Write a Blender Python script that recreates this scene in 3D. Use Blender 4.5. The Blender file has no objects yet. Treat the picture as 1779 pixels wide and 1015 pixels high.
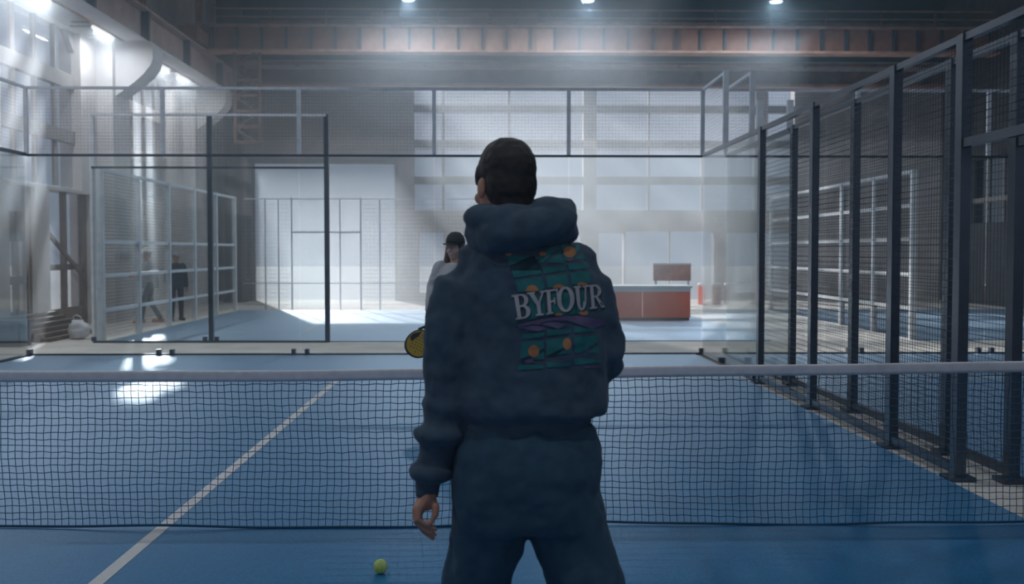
import bpy, bmesh, math, random
from mathutils import Vector, Matrix, Euler
from mathutils.bvhtree import BVHTree
random.seed(7)
SC = bpy.context.scene
COL = SC.collection
PI = math.pi

# ------------------------------------------------------------------ camera
FPX = 1840.0
CAMZ = 1.56
cam_d = bpy.data.cameras.new('camera'); cam = bpy.data.objects.new('camera', cam_d); COL.objects.link(cam)
cam.location = (0, 0, CAMZ)
cam.rotation_euler = (math.radians(90 - 2.19), 0, math.radians(-1.23))
cam_d.sensor_width = 36.0; cam_d.lens = 36.0 * FPX / 1779.0
cam_d.clip_end = 500
cam_d.dof.use_dof = True; cam_d.dof.focus_distance = 5.0; cam_d.dof.aperture_fstop = 4.0
SC.camera = cam
CAMR = cam.rotation_euler.to_matrix()

def P(px, py, Y):
    d = CAMR @ Vector(((px - 889.5) / FPX, (507.5 - py) / FPX, -1.0))
    t = Y / d.y
    return Vector((t * d.x, Y, CAMZ + t * d.z))

# ------------------------------------------------------------------ sky, sun, exposure
SKY = (0.31, 0.368, 0.468)
w = bpy.data.worlds.new('sky'); SC.world = w; w.use_nodes = True
bg = w.node_tree.nodes['Background']; bg.inputs[0].default_value = (*SKY, 1); bg.inputs[1].default_value = 1.0
sun_d = bpy.data.lights.new('sun', 'SUN'); sun_d.energy = 7.4; sun_d.angle = math.radians(1.5); sun_d.color = (0.94, 0.97, 1.0)
sun = bpy.data.objects.new('sun', sun_d); COL.objects.link(sun)
SUND = Vector((0.29, -0.89, -0.335)).normalized()
sun.rotation_euler = SUND.to_track_quat('-Z', 'Y').to_euler()
vs = SC.view_settings
SC.display_settings.display_device = 'sRGB'
vs.view_transform = 'Standard'; vs.look = 'None'; vs.exposure = 0.0; vs.gamma = 1.0; vs.use_curve_mapping = False
SC.cycles.use_denoising = True
SC.cycles.max_bounces = 6; SC.cycles.diffuse_bounces = 3; SC.cycles.glossy_bounces = 3
SC.cycles.transmission_bounces = 4; SC.cycles.transparent_max_bounces = 24; SC.cycles.volume_bounces = 0
SC.cycles.sample_clamp_indirect = 3.0
LAMP_W = 68.0
FAR_W = 260.0
TUBE_W = 46.0
HAZE = 0.0045
HAZE_G = 0.7
HAZE2 = 0.036
HAZE3 = 0.055

# ------------------------------------------------------------------ materials
MATS = {}
def mat(name, col, rough=0.6, metal=0.0, var=0.12, scale=6.0, bump=0.0, bscale=40.0, spec=0.5, emit=None, sheen=0.0, col2=None, sheen_tint=None, sheen_rough=0.5):
    if name in MATS: return MATS[name]
    m = bpy.data.materials.new(name); m.use_nodes = True
    nt = m.node_tree; b = nt.nodes['Principled BSDF']
    b.inputs['Roughness'].default_value = rough; b.inputs['Metallic'].default_value = metal
    b.inputs['Specular IOR Level'].default_value = spec
    if sheen: b.inputs['Sheen Weight'].default_value = sheen; b.inputs['Sheen Roughness'].default_value = sheen_rough; b.inputs['Sheen Tint'].default_value = (*(sheen_tint or (1, 1, 1)), 1)
    tc = nt.nodes.new('ShaderNodeTexCoord')
    n = nt.nodes.new('ShaderNodeTexNoise'); n.inputs['Scale'].default_value = scale; n.inputs['Detail'].default_value = 5
    nt.links.new(tc.outputs['Object'], n.inputs['Vector'])
    r = nt.nodes.new('ShaderNodeValToRGB')
    c2 = col2 or [min(1, c * (1 + var)) for c in col]
    c1 = [c * (1 - var) for c in col] if col2 is None else col
    r.color_ramp.elements[0].position = 0.3; r.color_ramp.elements[1].position = 0.7
    r.color_ramp.elements[0].color = (*c1, 1); r.color_ramp.elements[1].color = (*c2, 1)
    nt.links.new(n.outputs['Fac'], r.inputs['Fac']); nt.links.new(r.outputs['Color'], b.inputs['Base Color'])
    if bump:
        n2 = nt.nodes.new('ShaderNodeTexNoise'); n2.inputs['Scale'].default_value = bscale; n2.inputs['Detail'].default_value = 3
        nt.links.new(tc.outputs['Object'], n2.inputs['Vector'])
        bp = nt.nodes.new('ShaderNodeBump'); bp.inputs['Strength'].default_value = bump; bp.inputs['Distance'].default_value = 0.12 / bscale
        nt.links.new(n2.outputs['Fac'], bp.inputs['Height']); nt.links.new(bp.outputs['Normal'], b.inputs['Normal'])
    if emit:
        b.inputs['Emission Color'].default_value = (*emit[0], 1); b.inputs['Emission Strength'].default_value = emit[1]
    MATS[name] = m
    return m

def glass_mat(name, tint=(0.93, 0.96, 0.97), refl=0.7):
    m = bpy.data.materials.new(name); m.use_nodes = True; nt = m.node_tree
    for n in list(nt.nodes): nt.nodes.remove(n)
    o = nt.nodes.new('ShaderNodeOutputMaterial'); t = nt.nodes.new('ShaderNodeBsdfTransparent'); t.inputs[0].default_value = (*tint, 1)
    g = nt.nodes.new('ShaderNodeBsdfGlossy'); g.inputs['Roughness'].default_value = 0.03
    f = nt.nodes.new('ShaderNodeFresnel'); f.inputs[0].default_value = 1.45
    mu = nt.nodes.new('ShaderNodeMath'); mu.operation = 'MULTIPLY'; mu.inputs[1].default_value = refl
    mx = nt.nodes.new('ShaderNodeMixShader')
    nt.links.new(f.outputs[0], mu.inputs[0]); nt.links.new(mu.outputs[0], mx.inputs[0])
    nt.links.new(t.outputs[0], mx.inputs[1]); nt.links.new(g.outputs[0], mx.inputs[2]); nt.links.new(mx.outputs[0], o.inputs[0])
    return m

M_TURF = mat('blue_turf', (0.001, 0.155, 0.345), 0.8, 0, 0.3, 90, 0.12, 260, spec=0.1)
def grazing_gloss(m, col, rough, power, k):
    """flattened turf fibres: shine that grows toward grazing view"""
    nt = m.node_tree; b = nt.nodes['Principled BSDF']; o = nt.nodes['Material Output']
    g = nt.nodes.new('ShaderNodeBsdfGlossy'); g.inputs['Color'].default_value = (*col, 1); g.inputs['Roughness'].default_value = rough
    l = nt.nodes.new('ShaderNodeLayerWeight'); l.inputs['Blend'].default_value = 0.5
    p = nt.nodes.new('ShaderNodeMath'); p.operation = 'POWER'; p.inputs[1].default_value = power
    q = nt.nodes.new('ShaderNodeMath'); q.operation = 'MULTIPLY'; q.inputs[1].default_value = k
    x = nt.nodes.new('ShaderNodeMixShader')
    nt.links.new(l.outputs['Facing'], p.inputs[0]); nt.links.new(p.outputs[0], q.inputs[0]); nt.links.new(q.outputs[0], x.inputs[0])
    nt.links.new(b.outputs[0], x.inputs[1]); nt.links.new(g.outputs[0], x.inputs[2]); nt.links.new(x.outputs[0], o.inputs['Surface'])
grazing_gloss(M_TURF, (0.85, 0.93, 1.0), 0.42, 6.5, 1.0)
M_LINE = mat('line_paint', (0.72, 0.68, 0.66), 0.6, 0, 0.06, 30, 0.3, 200)
M_CONC = mat('pale_concrete', (0.68, 0.61, 0.55), 0.85, 0, 0.12, 1.5, 0.1, 30, spec=0.25)
M_OUT = mat('outdoor_paving', (0.24, 0.24, 0.25), 0.9, 0, 0.05, 1, spec=0.1)
M_PLAST = mat('worn_plaster', (0.5, 0.44, 0.42), 0.85, 0, 0.25, 1.1, 0.15, 12)
M_WHITEP = mat('whitewashed_plaster', (0.76, 0.73, 0.72), 0.85, 0, 0.12, 1.4, 0.15, 12)
M_DARKW = mat('dark_cladding', (0.05, 0.045, 0.05), 0.8, 0, 0.3, 2)
M_ROOF = mat('roof_boards', (0.035, 0.035, 0.045), 0.9, 0, 0.2, 2)
M_RUST = mat('rusty_steel', (0.26, 0.11, 0.065), 0.75, 0, 0.35, 3, 0.1, 20)
M_RUSTL = mat('pale_rust_steel', (0.46, 0.25, 0.17), 0.7, 0, 0.3, 3, 0.1, 20)
M_BEAM = mat('runway_beam_paint', (0.42, 0.30, 0.26), 0.7, 0, 0.25, 2, 0.1, 20)
M_DSTEEL = mat('dark_stiffener_steel', (0.04, 0.045, 0.06), 0.6, 0, 0.2, 4)
M_NAVY = mat('navy_powder_coat', (0.085, 0.10, 0.125), 0.27, 0.6, 0.1, 8, spec=0.6)
M_WIRE = mat('navy_wire', (0.03, 0.036, 0.048), 0.42, 0.3, 0.1, 8)
M_GREYM = mat('pale_grey_frame', (0.78, 0.78, 0.80), 0.5, 0.2, 0.1, 8)
M_WINF = mat('window_frame_paint', (0.33, 0.30, 0.29), 0.7, 0, 0.15, 5)
M_GLASS = glass_mat('court_glass', (0.96, 0.98, 0.98), 0.55)
M_PANE = glass_mat('window_glass', (0.97, 0.98, 1.0), 0.4)
M_LPANE = glass_mat('side_window_glass', (0.86, 0.87, 0.89), 0.12)
M_DIMPANE = glass_mat('dirty_window_glass', (0.45, 0.46, 0.48), 0.4)  # dark tint stands for the shade over the right wall windows
M_NET = mat('net_twine', (0.012, 0.085, 0.16), 0.8, 0, 0.1, 30)
M_TAPE = mat('net_tape_canvas', (0.88, 0.80, 0.80), 0.9, 0, 0.08, 20, 0.3, 150)
M_BALL = mat('ball_felt', (0.55, 0.66, 0.16), 0.95, 0, 0.12, 60, 0.6, 300)
M_SEAM = mat('ball_seam', (0.75, 0.76, 0.66), 0.8, 0, 0.05, 30)
M_ORANGE = mat('orange_panel', (0.95, 0.16, 0.07), 0.6, 0, 0.1, 4)
M_WHITE = mat('white_laminate', (0.7, 0.68, 0.66), 0.5, 0, 0.05, 4)
M_BLACK = mat('black_plastic', (0.02, 0.024, 0.03), 0.5, 0, 0.1, 10)
M_LAMP = mat('lamp_diffuser', (0.8, 0.85, 0.9), 0.4, 0, 0.02, 5, emit=((0.85, 0.93, 1.0), 1.2))
M_WOOD = mat('weathered_boards', (0.22, 0.165, 0.13), 0.8, 0, 0.3, 5, 0.2, 30)
M_SKIN = mat('skin', (0.62, 0.29, 0.19), 0.55, 0, 0.1, 14, 0.08, 120)
M_HAIR = mat('dark_hair', (0.028, 0.02, 0.017), 0.6, 0, 0.3, 60, 0.5, 160)
M_BROWNH = mat('brown_hair', (0.085, 0.045, 0.03), 0.55, 0, 0.3, 60, 0.5, 160)
M_HOOD = mat('black_hoodie_cotton', (0.072, 0.104, 0.142), 0.95, 0, 0.12, 25, 0.25, 320, spec=0.2, sheen=0.12)
M_TROU = mat('black_trouser_cotton', (0.050, 0.096, 0.136), 0.95, 0, 0.12, 25, 0.25, 320, spec=0.2, sheen=0.08)
M_TEAL = mat('print_teal', (0.022, 0.165, 0.165), 0.8, 0, 0.1, 40)
M_PURP = mat('print_purple', (0.15, 0.11, 0.21), 0.8, 0, 0.1, 40)
M_PORA = mat('print_orange', (0.50, 0.20, 0.085), 0.8, 0, 0.1, 40)
M_PWHT = mat('print_white', (0.50, 0.46, 0.47), 0.8, 0, 0.05, 40)
M_PSHA = mat('print_navy', (0.012, 0.035, 0.05), 0.8, 0, 0.05, 40)

# ------------------------------------------------------------------ mesh helpers
class MB:
    def __init__(s): s.v = []; s.f = []
    def add(s, vs, fs):
        o = len(s.v); s.v += [tuple(v) for v in vs]; s.f += [tuple(i + o for i in f) for f in fs]; return s
    def box(s, x0, x1, y0, y1, z0, z1):
        v = [(x, y, z) for z in (z0, z1) for y in (y0, y1) for x in (x0, x1)]
        return s.add(v, [(0,2,3,1),(4,5,7,6),(0,1,5,4),(2,6,7,3),(0,4,6,2),(1,3,7,5)])
    def bar(s, p, q, a, b, up=(0, 0, 1)):
        p = Vector(p); q = Vector(q); d = (q - p).normalized(); u = Vector(up)
        if abs(d.dot(u)) > 0.98: u = Vector((0, 1, 0))
        r = d.cross(u).normalized(); u = r.cross(d)
        v = []
        for c in (p, q):
            for i, j in ((-1,-1),(1,-1),(1,1),(-1,1)): v.append(c + r * (i * a / 2) + u * (j * b / 2))
        return s.add(v, [(0,1,2,3),(7,6,5,4),(0,4,5,1),(1,5,6,2),(2,6,7,3),(3,7,4,0)])
    def rod(s, p, q, r, n=4, cap=False):
        return s.tube([p, q], [r, r], n, cap)
    def tube(s, path, rad, n=8, cap=True, ry=None):
        path = [Vector(p) for p in path]
        rings = []
        for i, c in enumerate(path):
            d = (path[min(i + 1, len(path) - 1)] - path[max(i - 1, 0)])
            d = d.normalized() if d.length > 1e-9 else Vector((0, 0, 1))
            u = Vector((0, 0, 1)) if abs(d.z) < 0.9 else Vector((0, 1, 0))
            a = d.cross(u).normalized(); b = a.cross(d).normalized()
            ra = rad[i]; rb = ry[i] if ry else ra
            rings.append([c + a * (ra * math.cos(2 * PI * k / n)) + b * (rb * math.sin(2 * PI * k / n)) for k in range(n)])
        return s.loft(rings, cap)
    def loft(s, rings, cap=True, closed=False):
        n = len(rings[0]); v = [p for r in rings for p in r]; f = []
        m = len(rings)
        for i in range(m if closed else m - 1):
            j = (i + 1) % m
            for k in range(n):
                l = (k + 1) % n
                f.append((i*n+k, i*n+l, j*n+l, j*n+k))
        if cap and not closed:
            f.append(tuple(reversed(range(n)))); f.append(tuple((m-1)*n + k for k in range(n)))
        return s.add(v, f)
    def caps(s, path, rad, n=14):
        """rounded tapered tube (limb)"""
        path = [Vector(p) for p in path]; pp = []; rr = []
        d0 = (path[0] - path[1]).normalized(); d1 = (path[-1] - path[-2]).normalized()
        for t in (0.97, 0.8, 0.5):
            pp.append(path[0] + d0 * rad[0] * t); rr.append(rad[0] * math.sqrt(1 - t * t))
        pp += path; rr += list(rad)
        for t in (0.5, 0.8, 0.97):
            pp.append(path[-1] + d1 * rad[-1] * t); rr.append(rad[-1] * math.sqrt(1 - t * t))
        return s.tube(pp, rr, n)
    def ell(s, c, r, rot=None, n=16, m=10):
        c = Vector(c); R = rot.to_matrix() if rot is not None else Matrix.Identity(3)
        rings = []
        for i in range(1, m):
            t = PI * i / m
            rings.append([c + R @ Vector((r[0]*math.sin(t)*math.cos(2*PI*k/n), r[1]*math.sin(t)*math.sin(2*PI*k/n), -r[2]*math.cos(t))) for k in range(n)])
        return s.loft(rings)
    def rings_xy(s, secs, n=24, sq=2.3):
        """horizontal superellipse sections (cx,cy,z,rx,ry)"""
        R = []
        for cx, cy, z, rx, ry in secs:
            r = []
            for k in range(n):
                a = 2 * PI * k / n; ca, sa = math.cos(a), math.sin(a)
                r.append(Vector((cx + rx * math.copysign(abs(ca) ** (2/sq), ca), cy + ry * math.copysign(abs(sa) ** (2/sq), sa), z)))
            R.append(r)
        return s.loft(R)
    def build(s, name, m, parent=None, smooth=False, kind=None, label=None):
        me = bpy.data.meshes.new(name); me.from_pydata(s.v, [], s.f); me.update()
        bm = bmesh.new(); bm.from_mesh(me); bmesh.ops.recalc_face_normals(bm, faces=bm.faces); bm.to_mesh(me); bm.free()
        return link(name, me, m, parent, smooth, kind, label)

def link(name, me, m, parent=None, smooth=False, kind=None, label=None):
    o = bpy.data.objects.new(name, me); COL.objects.link(o)
    if m and not me.materials: me.materials.append(m)
    if smooth: me.shade_smooth()
    if parent: attach(o, parent)
    if kind: o['kind'] = kind
    if label: o['label'] = label
    return o

def origin(o):
    v = Vector(o.location)
    return v + origin(o.parent) if o.parent else v
def attach(o, parent):
    o.parent = parent
    if parent.type == 'EMPTY' and parent.location.length > 0:
        o.matrix_parent_inverse = Matrix.Translation(-Vector(parent.location))
def tag(o, label, cat, group=None, kind=None):
    o['label'] = label
    if cat: o['category'] = cat
    if group: o['group'] = group
    if kind: o['kind'] = kind
    return o
def thing(name, label, cat, loc=(0, 0, 0), group=None):
    o = bpy.data.objects.new(name, None); COL.objects.link(o); o.location = loc; o.empty_display_size = 0.1
    return tag(o, label, cat, group)
def struct(o, label=None):
    o['kind'] = 'structure'
    if label: o['label'] = label
    return o
def struct_empty(name, label, loc=(0, 0, 0)):
    o = bpy.data.objects.new(name, None); COL.objects.link(o); o.location = loc; return struct(o, label)

BOXES = {}
def bx(name, x0, x1, y0, y1, z0, z1, m, parent=None, label=None, kind=None):
    """box part; alike boxes share mesh data"""
    sz = (round(x1 - x0, 4), round(y1 - y0, 4), round(z1 - z0, 4)); key = (sz, m.name)
    if key not in BOXES:
        b = MB(); b.box(-sz[0]/2, sz[0]/2, -sz[1]/2, sz[1]/2, -sz[2]/2, sz[2]/2)
        me = bpy.data.meshes.new(name); me.from_pydata(b.v, [], b.f); me.materials.append(m); BOXES[key] = me
    o = bpy.data.objects.new(name, BOXES[key]); COL.objects.link(o)
    o.location = ((x0 + x1)/2, (y0 + y1)/2, (z0 + z1)/2)
    if parent:
        o.parent = parent; o.matrix_parent_inverse = Matrix.Translation(-origin(parent))
    if label: o['label'] = label
    if kind: o['kind'] = kind
    return o

def portal(center, sx, sy, normal):
    d = bpy.data.lights.new('window_daylight', 'AREA'); d.shape = 'RECTANGLE'; d.size = sx; d.size_y = sy; d.cycles.is_portal = True
    o = bpy.data.objects.new('window_daylight', d); COL.objects.link(o); o.location = center
    o.rotation_euler = Vector(normal).to_track_quat('-Z', 'Z' if abs(normal[2]) < 0.5 else 'Y').to_euler()

def wall_grid(axis, pos, th, a0, a1, z0, z1, holes):
    """solid wall with rectangular holes; axis 'x' = plane of constant x. returns MB"""
    As = sorted({a0, a1, *[h[0] for h in holes], *[h[1] for h in holes]}); Zs = sorted({z0, z1, *[h[2] for h in holes], *[h[3] for h in holes]})
    mb = MB()
    for i in range(len(As) - 1):
        run = None
        cells = []
        for j in range(len(Zs) - 1):
            ca = (As[i] + As[i+1]) / 2; cz = (Zs[j] + Zs[j+1]) / 2
            solid = not any(h[0] < ca < h[1] and h[2] < cz < h[3] for h in holes)
            if solid:
                if run is None: run = [Zs[j], Zs[j+1]]
                else: run[1] = Zs[j+1]
            if (not solid or j == len(Zs) - 2) and run:
                cells.append(run); run = None
        for r in cells:
            if axis == 'x': mb.box(min(pos, pos + th), max(pos, pos + th), As[i], As[i+1], r[0], r[1])
            else: mb.box(As[i], As[i+1], min(pos, pos + th), max(pos, pos + th), r[0], r[1])
    return mb

# ------------------------------------------------------------------ the hall
XL, XR, YF, YB, ZR = -8.6, 14.5, 33.8, -9.0, 10.5
NETY = 5.9; CX0, CX1 = -6.85, 3.2; CY0, CY1 = -4.1, 15.9; MIDX = -1.83

flo = MB(); flo.box(XL - 0.5, XR + 0.5, YB - 0.5, YF + 0.5, -0.3, 0.0)
struct(flo.build('floor', M_CONC), 'pale concrete hall floor between the courts')
out = MB(); out.box(-60, 70, YF + 0.5, 120, -0.4, -0.1); out.box(-60, XL - 0.5, -40, YF + 0.5, -0.4, -0.1)
struct(out.build('ground', M_OUT), 'bright paved ground outside the hall')

LROWS = [(2.90, 3.82), (4.08, 4.95), (5.25, 6.15)]
LBAYS = [(18.95, 22.65), (25.55, 29.0), (12.5, 16.2), (6.1, 9.8), (-0.3, 3.4), (-6.8, -3.0)]
DOOR_L = [(20.95, 23.1, 0.0, 2.78), (19.2, 20.35, 0.0, 2.78)]
holes = [(a, b, LROWS[0][0] - 0.06, LROWS[2][1]) for a, b in LBAYS] + DOOR_L
wl = wall_grid('x', XL, -0.45, YB, YF + 0.45, 0, ZR, holes).build('wall_left', mat('pale_side_plaster', (0.72, 0.66, 0.63), 0.85, 0, 0.15, 1.1, 0.15, 12))
struct(wl, 'pale plaster side wall with tall gridded windows')

# far wall
FH = [(-2.39, 3.0, 2.88, 7.25), (3.42, 8.5, 2.88, 7.25), (8.9, 9.75, 2.88, 7.25),
      (-7.5, -3.0, 0.0, 4.36), (-2.25, -1.45, 0.25, 2.15), (-0.9, 2.9, 0.0, 2.15), (3.5, 4.3, 0.0, 2.15), (4.36, 7.2, 0.0, 2.2), (7.6, 8.6, 0.0, 2.15), (8.9, 9.75, 0.1, 2.15)]
wf = wall_grid('y', YF, 0.45, XL - 0.45, XR + 0.45, 0, 7.6, FH).build('wall_far', M_PLAST)
struct(wf, 'plaster end wall with huge bright windows')
bx('gable_cladding', XL - 0.45, XR + 0.45, YF, YF + 0.3, 7.6, ZR, M_DARKW, wf)  # upper end wall gets little light; that shade is put into its dark colour
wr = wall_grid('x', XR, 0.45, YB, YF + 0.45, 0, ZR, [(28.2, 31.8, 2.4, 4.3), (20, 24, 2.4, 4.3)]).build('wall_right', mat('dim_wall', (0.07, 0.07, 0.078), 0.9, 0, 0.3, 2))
struct(wr, 'dark side wall behind the mesh fences')
BH = [(-7.0, -2.0, 1.0, 7.5), (-1.0, 5.0, 1.0, 7.5), (6.0, 13.0, 1.0, 7.5)]  # unseen openings added behind the camera for fill light
wb = wall_grid('y', YB, -0.45, XL - 0.45, XR + 0.45, 0, ZR, BH).build('wall_back', M_PLAST)
struct(wb, 'end wall behind the camera')
cl = MB(); cl.box(XL - 0.5, XR + 0.5, YB - 0.5, YF + 0.5, ZR, ZR + 0.2)
ceil = struct(cl.build('ceiling', M_ROOF), 'dark roof over the hall')
for y in (-6, -1, 4, 9, 14, 19, 24):
    bx('roof_beam', XL, XR, y, y + 0.25, ZR - 0.55, ZR, M_DSTEEL, ceil)

# windows --------------------------------------------------------------
WN = [0]
def window(axis, pos, depth, cols, rows, m=M_PANE, label=None, bar=0.07, inner=None, chamfer=False, solidrow=None, port=True, nrm=None):
    """gridded window; cols / rows are break positions of panes: list of (a,b) and (z0,z1)"""
    WN[0] += 1
    a0, a1, z0, z1 = cols[0][0], cols[-1][1], rows[0][0], rows[-1][1]
    loc = (pos, (a0 + a1)/2, z0) if axis == 'x' else ((a0 + a1)/2, pos, z0)
    W = struct_empty('window_%d' % WN[0], label, loc)
    def b(name, aa, ab, za, zb, t, mm):
        if axis == 'x': return bx(name, pos - t/2, pos + t/2, aa, ab, za, zb, mm, W)
        return bx(name, aa, ab, pos - t/2, pos + t/2, za, zb, mm, W)
    for (ca, cb) in cols:
        for (ra, rb) in rows: b('pane', ca, cb, ra, rb, 0.008, m)
    for i in range(len(cols) - 1): b('mullion', cols[i][1], cols[i+1][0], z0, z1, depth, M_WINF)
    for j in range(len(rows) - 1):
        b('transom', a0, a1, rows[j][1], rows[j+1][0], depth + 0.04, M_WINF)
    if chamfer:
        for (aa, sgn) in ((a0, 1), (a1, -1)):
            mb = MB(); c = 0.42
            tri = [(aa, z1), (aa + sgn*c, z1), (aa, z1 - c)]
            vs_ = [((pos + t, p[0], p[1]) if axis == 'x' else (p[0], pos + t, p[1])) for t in (-depth/2 - .02, depth/2 + .02) for p in tri]
            mb.add(vs_, [(0,1,2),(5,4,3),(0,3,4,1),(1,4,5,2),(2,5,3,0)]).build('corner_infill', M_WINF, W)
    if port and nrm:
        c = (pos + nrm[0]*0.12, (a0+a1)/2, (z0+z1)/2) if axis == 'x' else ((a0+a1)/2, pos + nrm[1]*0.12, (z0+z1)/2)
        if axis == 'x': portal(c, z1 - z0, a1 - a0, nrm) if False else portal(c, a1 - a0, z1 - z0, nrm)
        else: portal(c, a1 - a0, z1 - z0, nrm)
    return W
def split(a, b, n, g):
    wdt = (b - a - g * (n - 1)) / n
    return [(a + i * (wdt + g), a + i * (wdt + g) + wdt) for i in range(n)]
names = ['tall gridded side window nearest the picture edge', 'tall gridded side window left of the gate', 'side window above the net end', 'side window beside the near court', 'side window by the camera', 'rear side window']
for i, (a, b) in enumerate(LBAYS):
    window('x', XL - 0.2, 0.1, split(a, b, 4, 0.07), LROWS, M_LPANE, label=names[i], chamfer=True, nrm=(1, 0, 0))
FR = [(2.88, 3.70), (3.95, 4.86), (5.1, 5.98), (6.22, 7.25)]
window('y', YF + 0.15, 0.12, [(-2.39, -1.5), (-1.42, 0.6), (0.68, 3.0)], FR, label='left half of the huge end window', nrm=(0, -1, 0))
window('y', YF + 0.15, 0.12, split(3.42, 8.5, 3, 0.06), FR, label='right half of the huge end window', nrm=(0, -1, 0))
window('y', YF + 0.15, 0.12, [(8.9, 9.75)], FR, label='narrow end window behind the mesh fence', nrm=(0, -1, 0))
window('y', YF + 0.15, 0.12, [(-2.25, -1.45)], [(0.25, 2.15)], label='slim low window behind the player', nrm=(0, -1, 0))
window('y', YF + 0.15, 0.12, split(-0.9, 2.9, 3, 0.07), [(0.02, 2.15)], label='low glazing behind the hooded player', nrm=(0, -1, 0))
window('y', YF + 0.15, 0.12, [(3.5, 4.3)], [(0.02, 2.15)], label='narrow low glazing left of the orange counter', nrm=(0, -1, 0))
window('y', YF + 0.15, 0.12, split(4.36, 7.2, 2, 0.05), [(0.02, 2.2)], label='low glazing above the orange counter', nrm=(0, -1, 0))
window('y', YF + 0.15, 0.12, [(7.6, 8.6)], [(0.02, 2.15)], label='low glazing right of the orange counter', nrm=(0, -1, 0))
window('y', YF + 0.15, 0.12, [(8.9, 9.75)], [(0.1, 2.15)], label='low glazing behind the mesh fence', nrm=(0, -1, 0))
window('x', XR + 0.2, 0.1, split(28.2, 31.8, 4, 0.08), [(2.4, 3.0), (3.15, 4.3)], M_DIMPANE, label='dim window seen through the fence door', nrm=(-1, 0, 0))
window('x', XR + 0.2, 0.1, split(20, 24, 4, 0.08), [(2.4, 3.0), (3.15, 4.3)], M_DIMPANE, label='dim window in the dark side wall', nrm=(-1, 0, 0))
for (a, b, z0, z1) in BH:
    window('y', YB - 0.2, 0.12, split(a, b, 4, 0.08), [(1.0, 2.9), (3.1, 5.1), (5.3, 7.5)], label='window behind the camera', nrm=(0, 1, 0))

# the tall gate opening in the end wall
d1 = struct_empty('door_1', 'tall bright gate opening in the end wall', (-5.25, YF, 0))
bx('door_frame', -7.6, -7.5, YF - 0.06, YF + 0.3, 0, 4.46, M_WINF, d1); bx('door_frame', -3.0, -2.9, YF - 0.06, YF + 0.3, 0, 4.46, M_WINF, d1)
bx('door_head', -7.5, -3.0, YF - 0.06, YF + 0.3, 4.36, 4.46, M_WINF, d1)
bx('door_pane', -7.5, -5.28, YF + 0.2, YF + 0.21, 0.06, 4.36, M_PANE, d1); bx('door_pane', -5.22, -3.0, YF + 0.2, YF + 0.21, 0.06, 4.36, M_PANE, d1)
portal((-5.25, YF + 0.05, 2.2), 4.4, 4.3, (0, -1, 0))
# side doors under the first window
d2 = struct_empty('door_2', 'glazed side doors with a diagonal brace', (XL - 0.2, 22.0, 0))
xs = XL - 0.16
bx('door_frame', xs - .06, xs + .06, 20.95, 21.1, 0, 2.78, M_WOOD, d2); bx('door_frame', xs - .06, xs + .06, 22.95, 23.1, 0, 2.78, M_WOOD, d2)
bx('mullion', xs - .05, xs + .05, 21.95, 22.07, 0, 2.78, M_WOOD, d2)
for i, (a, b) in enumerate(((21.1, 21.95), (22.07, 22.95))):
    bx('pane', xs - .004, xs + .004, a, b, 0.4, 2.78, M_PANE, d2); bx('kick_panel', xs - .03, xs + .03, a, b, 0.0, 0.4, M_WOOD, d2)
    bx('rail', xs - .04, xs + .04, a, b, 1.18, 1.3, M_WOOD, d2)
b_ = MB(); b_.bar((xs + .08, 21.0, 1.95), (xs + .08, 23.0, 0.95), 0.04, 0.09); b_.build('brace', M_WOOD, d2)
d3 = struct_empty('door_3', 'narrow glazed side door with brown panel', (XL - 0.2, 19.8, 0))
bx('door_frame', xs - .06, xs + .06, 19.2, 19.32, 0, 2.78, M_WOOD, d3); bx('door_frame', xs - .06, xs + .06, 20.23, 20.35, 0, 2.78, M_WOOD, d3)
bx('mullion', xs - .05, xs + .05, 19.74, 19.82, 0, 2.3, M_WOOD, d3)
for z0, z1 in ((0.45, 0.95), (1.1, 1.75), (2.3, 2.78)): bx('pane', xs - .004, xs + .004, 19.32, 20.23, z0, z1, M_PANE, d3)
for z0, z1 in ((0.0, 0.45), (0.95, 1.1), (1.75, 2.3)): bx('panel', xs - .03, xs + .03, 19.32, 20.23, z0, z1, M_WOOD, d3)

# pilasters with corbels carrying the crane runway
for yc in (24.1, 30.6, 11.2, 4.8):
    p = bx('pilaster', XL, XL + 0.35, yc - 0.55, yc + 0.55, 0, 6.2, M_WHITEP, wl)
    prof = [(XL + .35, 6.2), (XL + 1.12, 6.2), (XL + 1.17, 6.12), (XL + 1.17, 5.82), (XL + 1.12, 5.68), (XL + .98, 5.5), (XL + .78, 5.32), (XL + .35, 5.0)]
    mb = MB(); n = len(prof)
    mb.add([(x, yc + t, z) for t in (-0.36, 0.36) for x, z in prof], [tuple(range(n)), tuple(range(2*n - 1, n - 1, -1))] + [(i, i + n, (i + 1) % n + n, (i + 1) % n) for i in range(n)])
    c = mb.build('corbel', M_WHITEP); c.parent = p; c.matrix_parent_inverse = Matrix.Translation(-origin(p))

rb = thing('crane_runway_beam', 'long steel crane runway beam along the window wall on corbels', 'beam', (XL + 0.8, 12, 6.2))
bx('bottom_flange', XL + .6, XL + 1.0, YB, YF - 0.02, 6.2, 6.26, M_WHITEP, rb); bx('top_flange', XL + .58, XL + 1.02, YB, YF - 0.02, 6.92, 6.97, M_BEAM, rb)  # sunlight on the bottom flange is put into its pale material
bx('web', XL + .77, XL + .83, YB, YF - 0.02, 6.26, 6.92, M_BEAM, rb); bx('rail', XL + .77, XL + .83, YB, YF - 0.02, 6.97, 7.05, M_RUST, rb)
for y in [30.6 - 3.25 * k for k in range(12)]: bx('stiffener', XL + .83, XL + .99, y - .06, y + .06, 6.26, 6.92, M_DSTEEL, rb)
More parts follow.
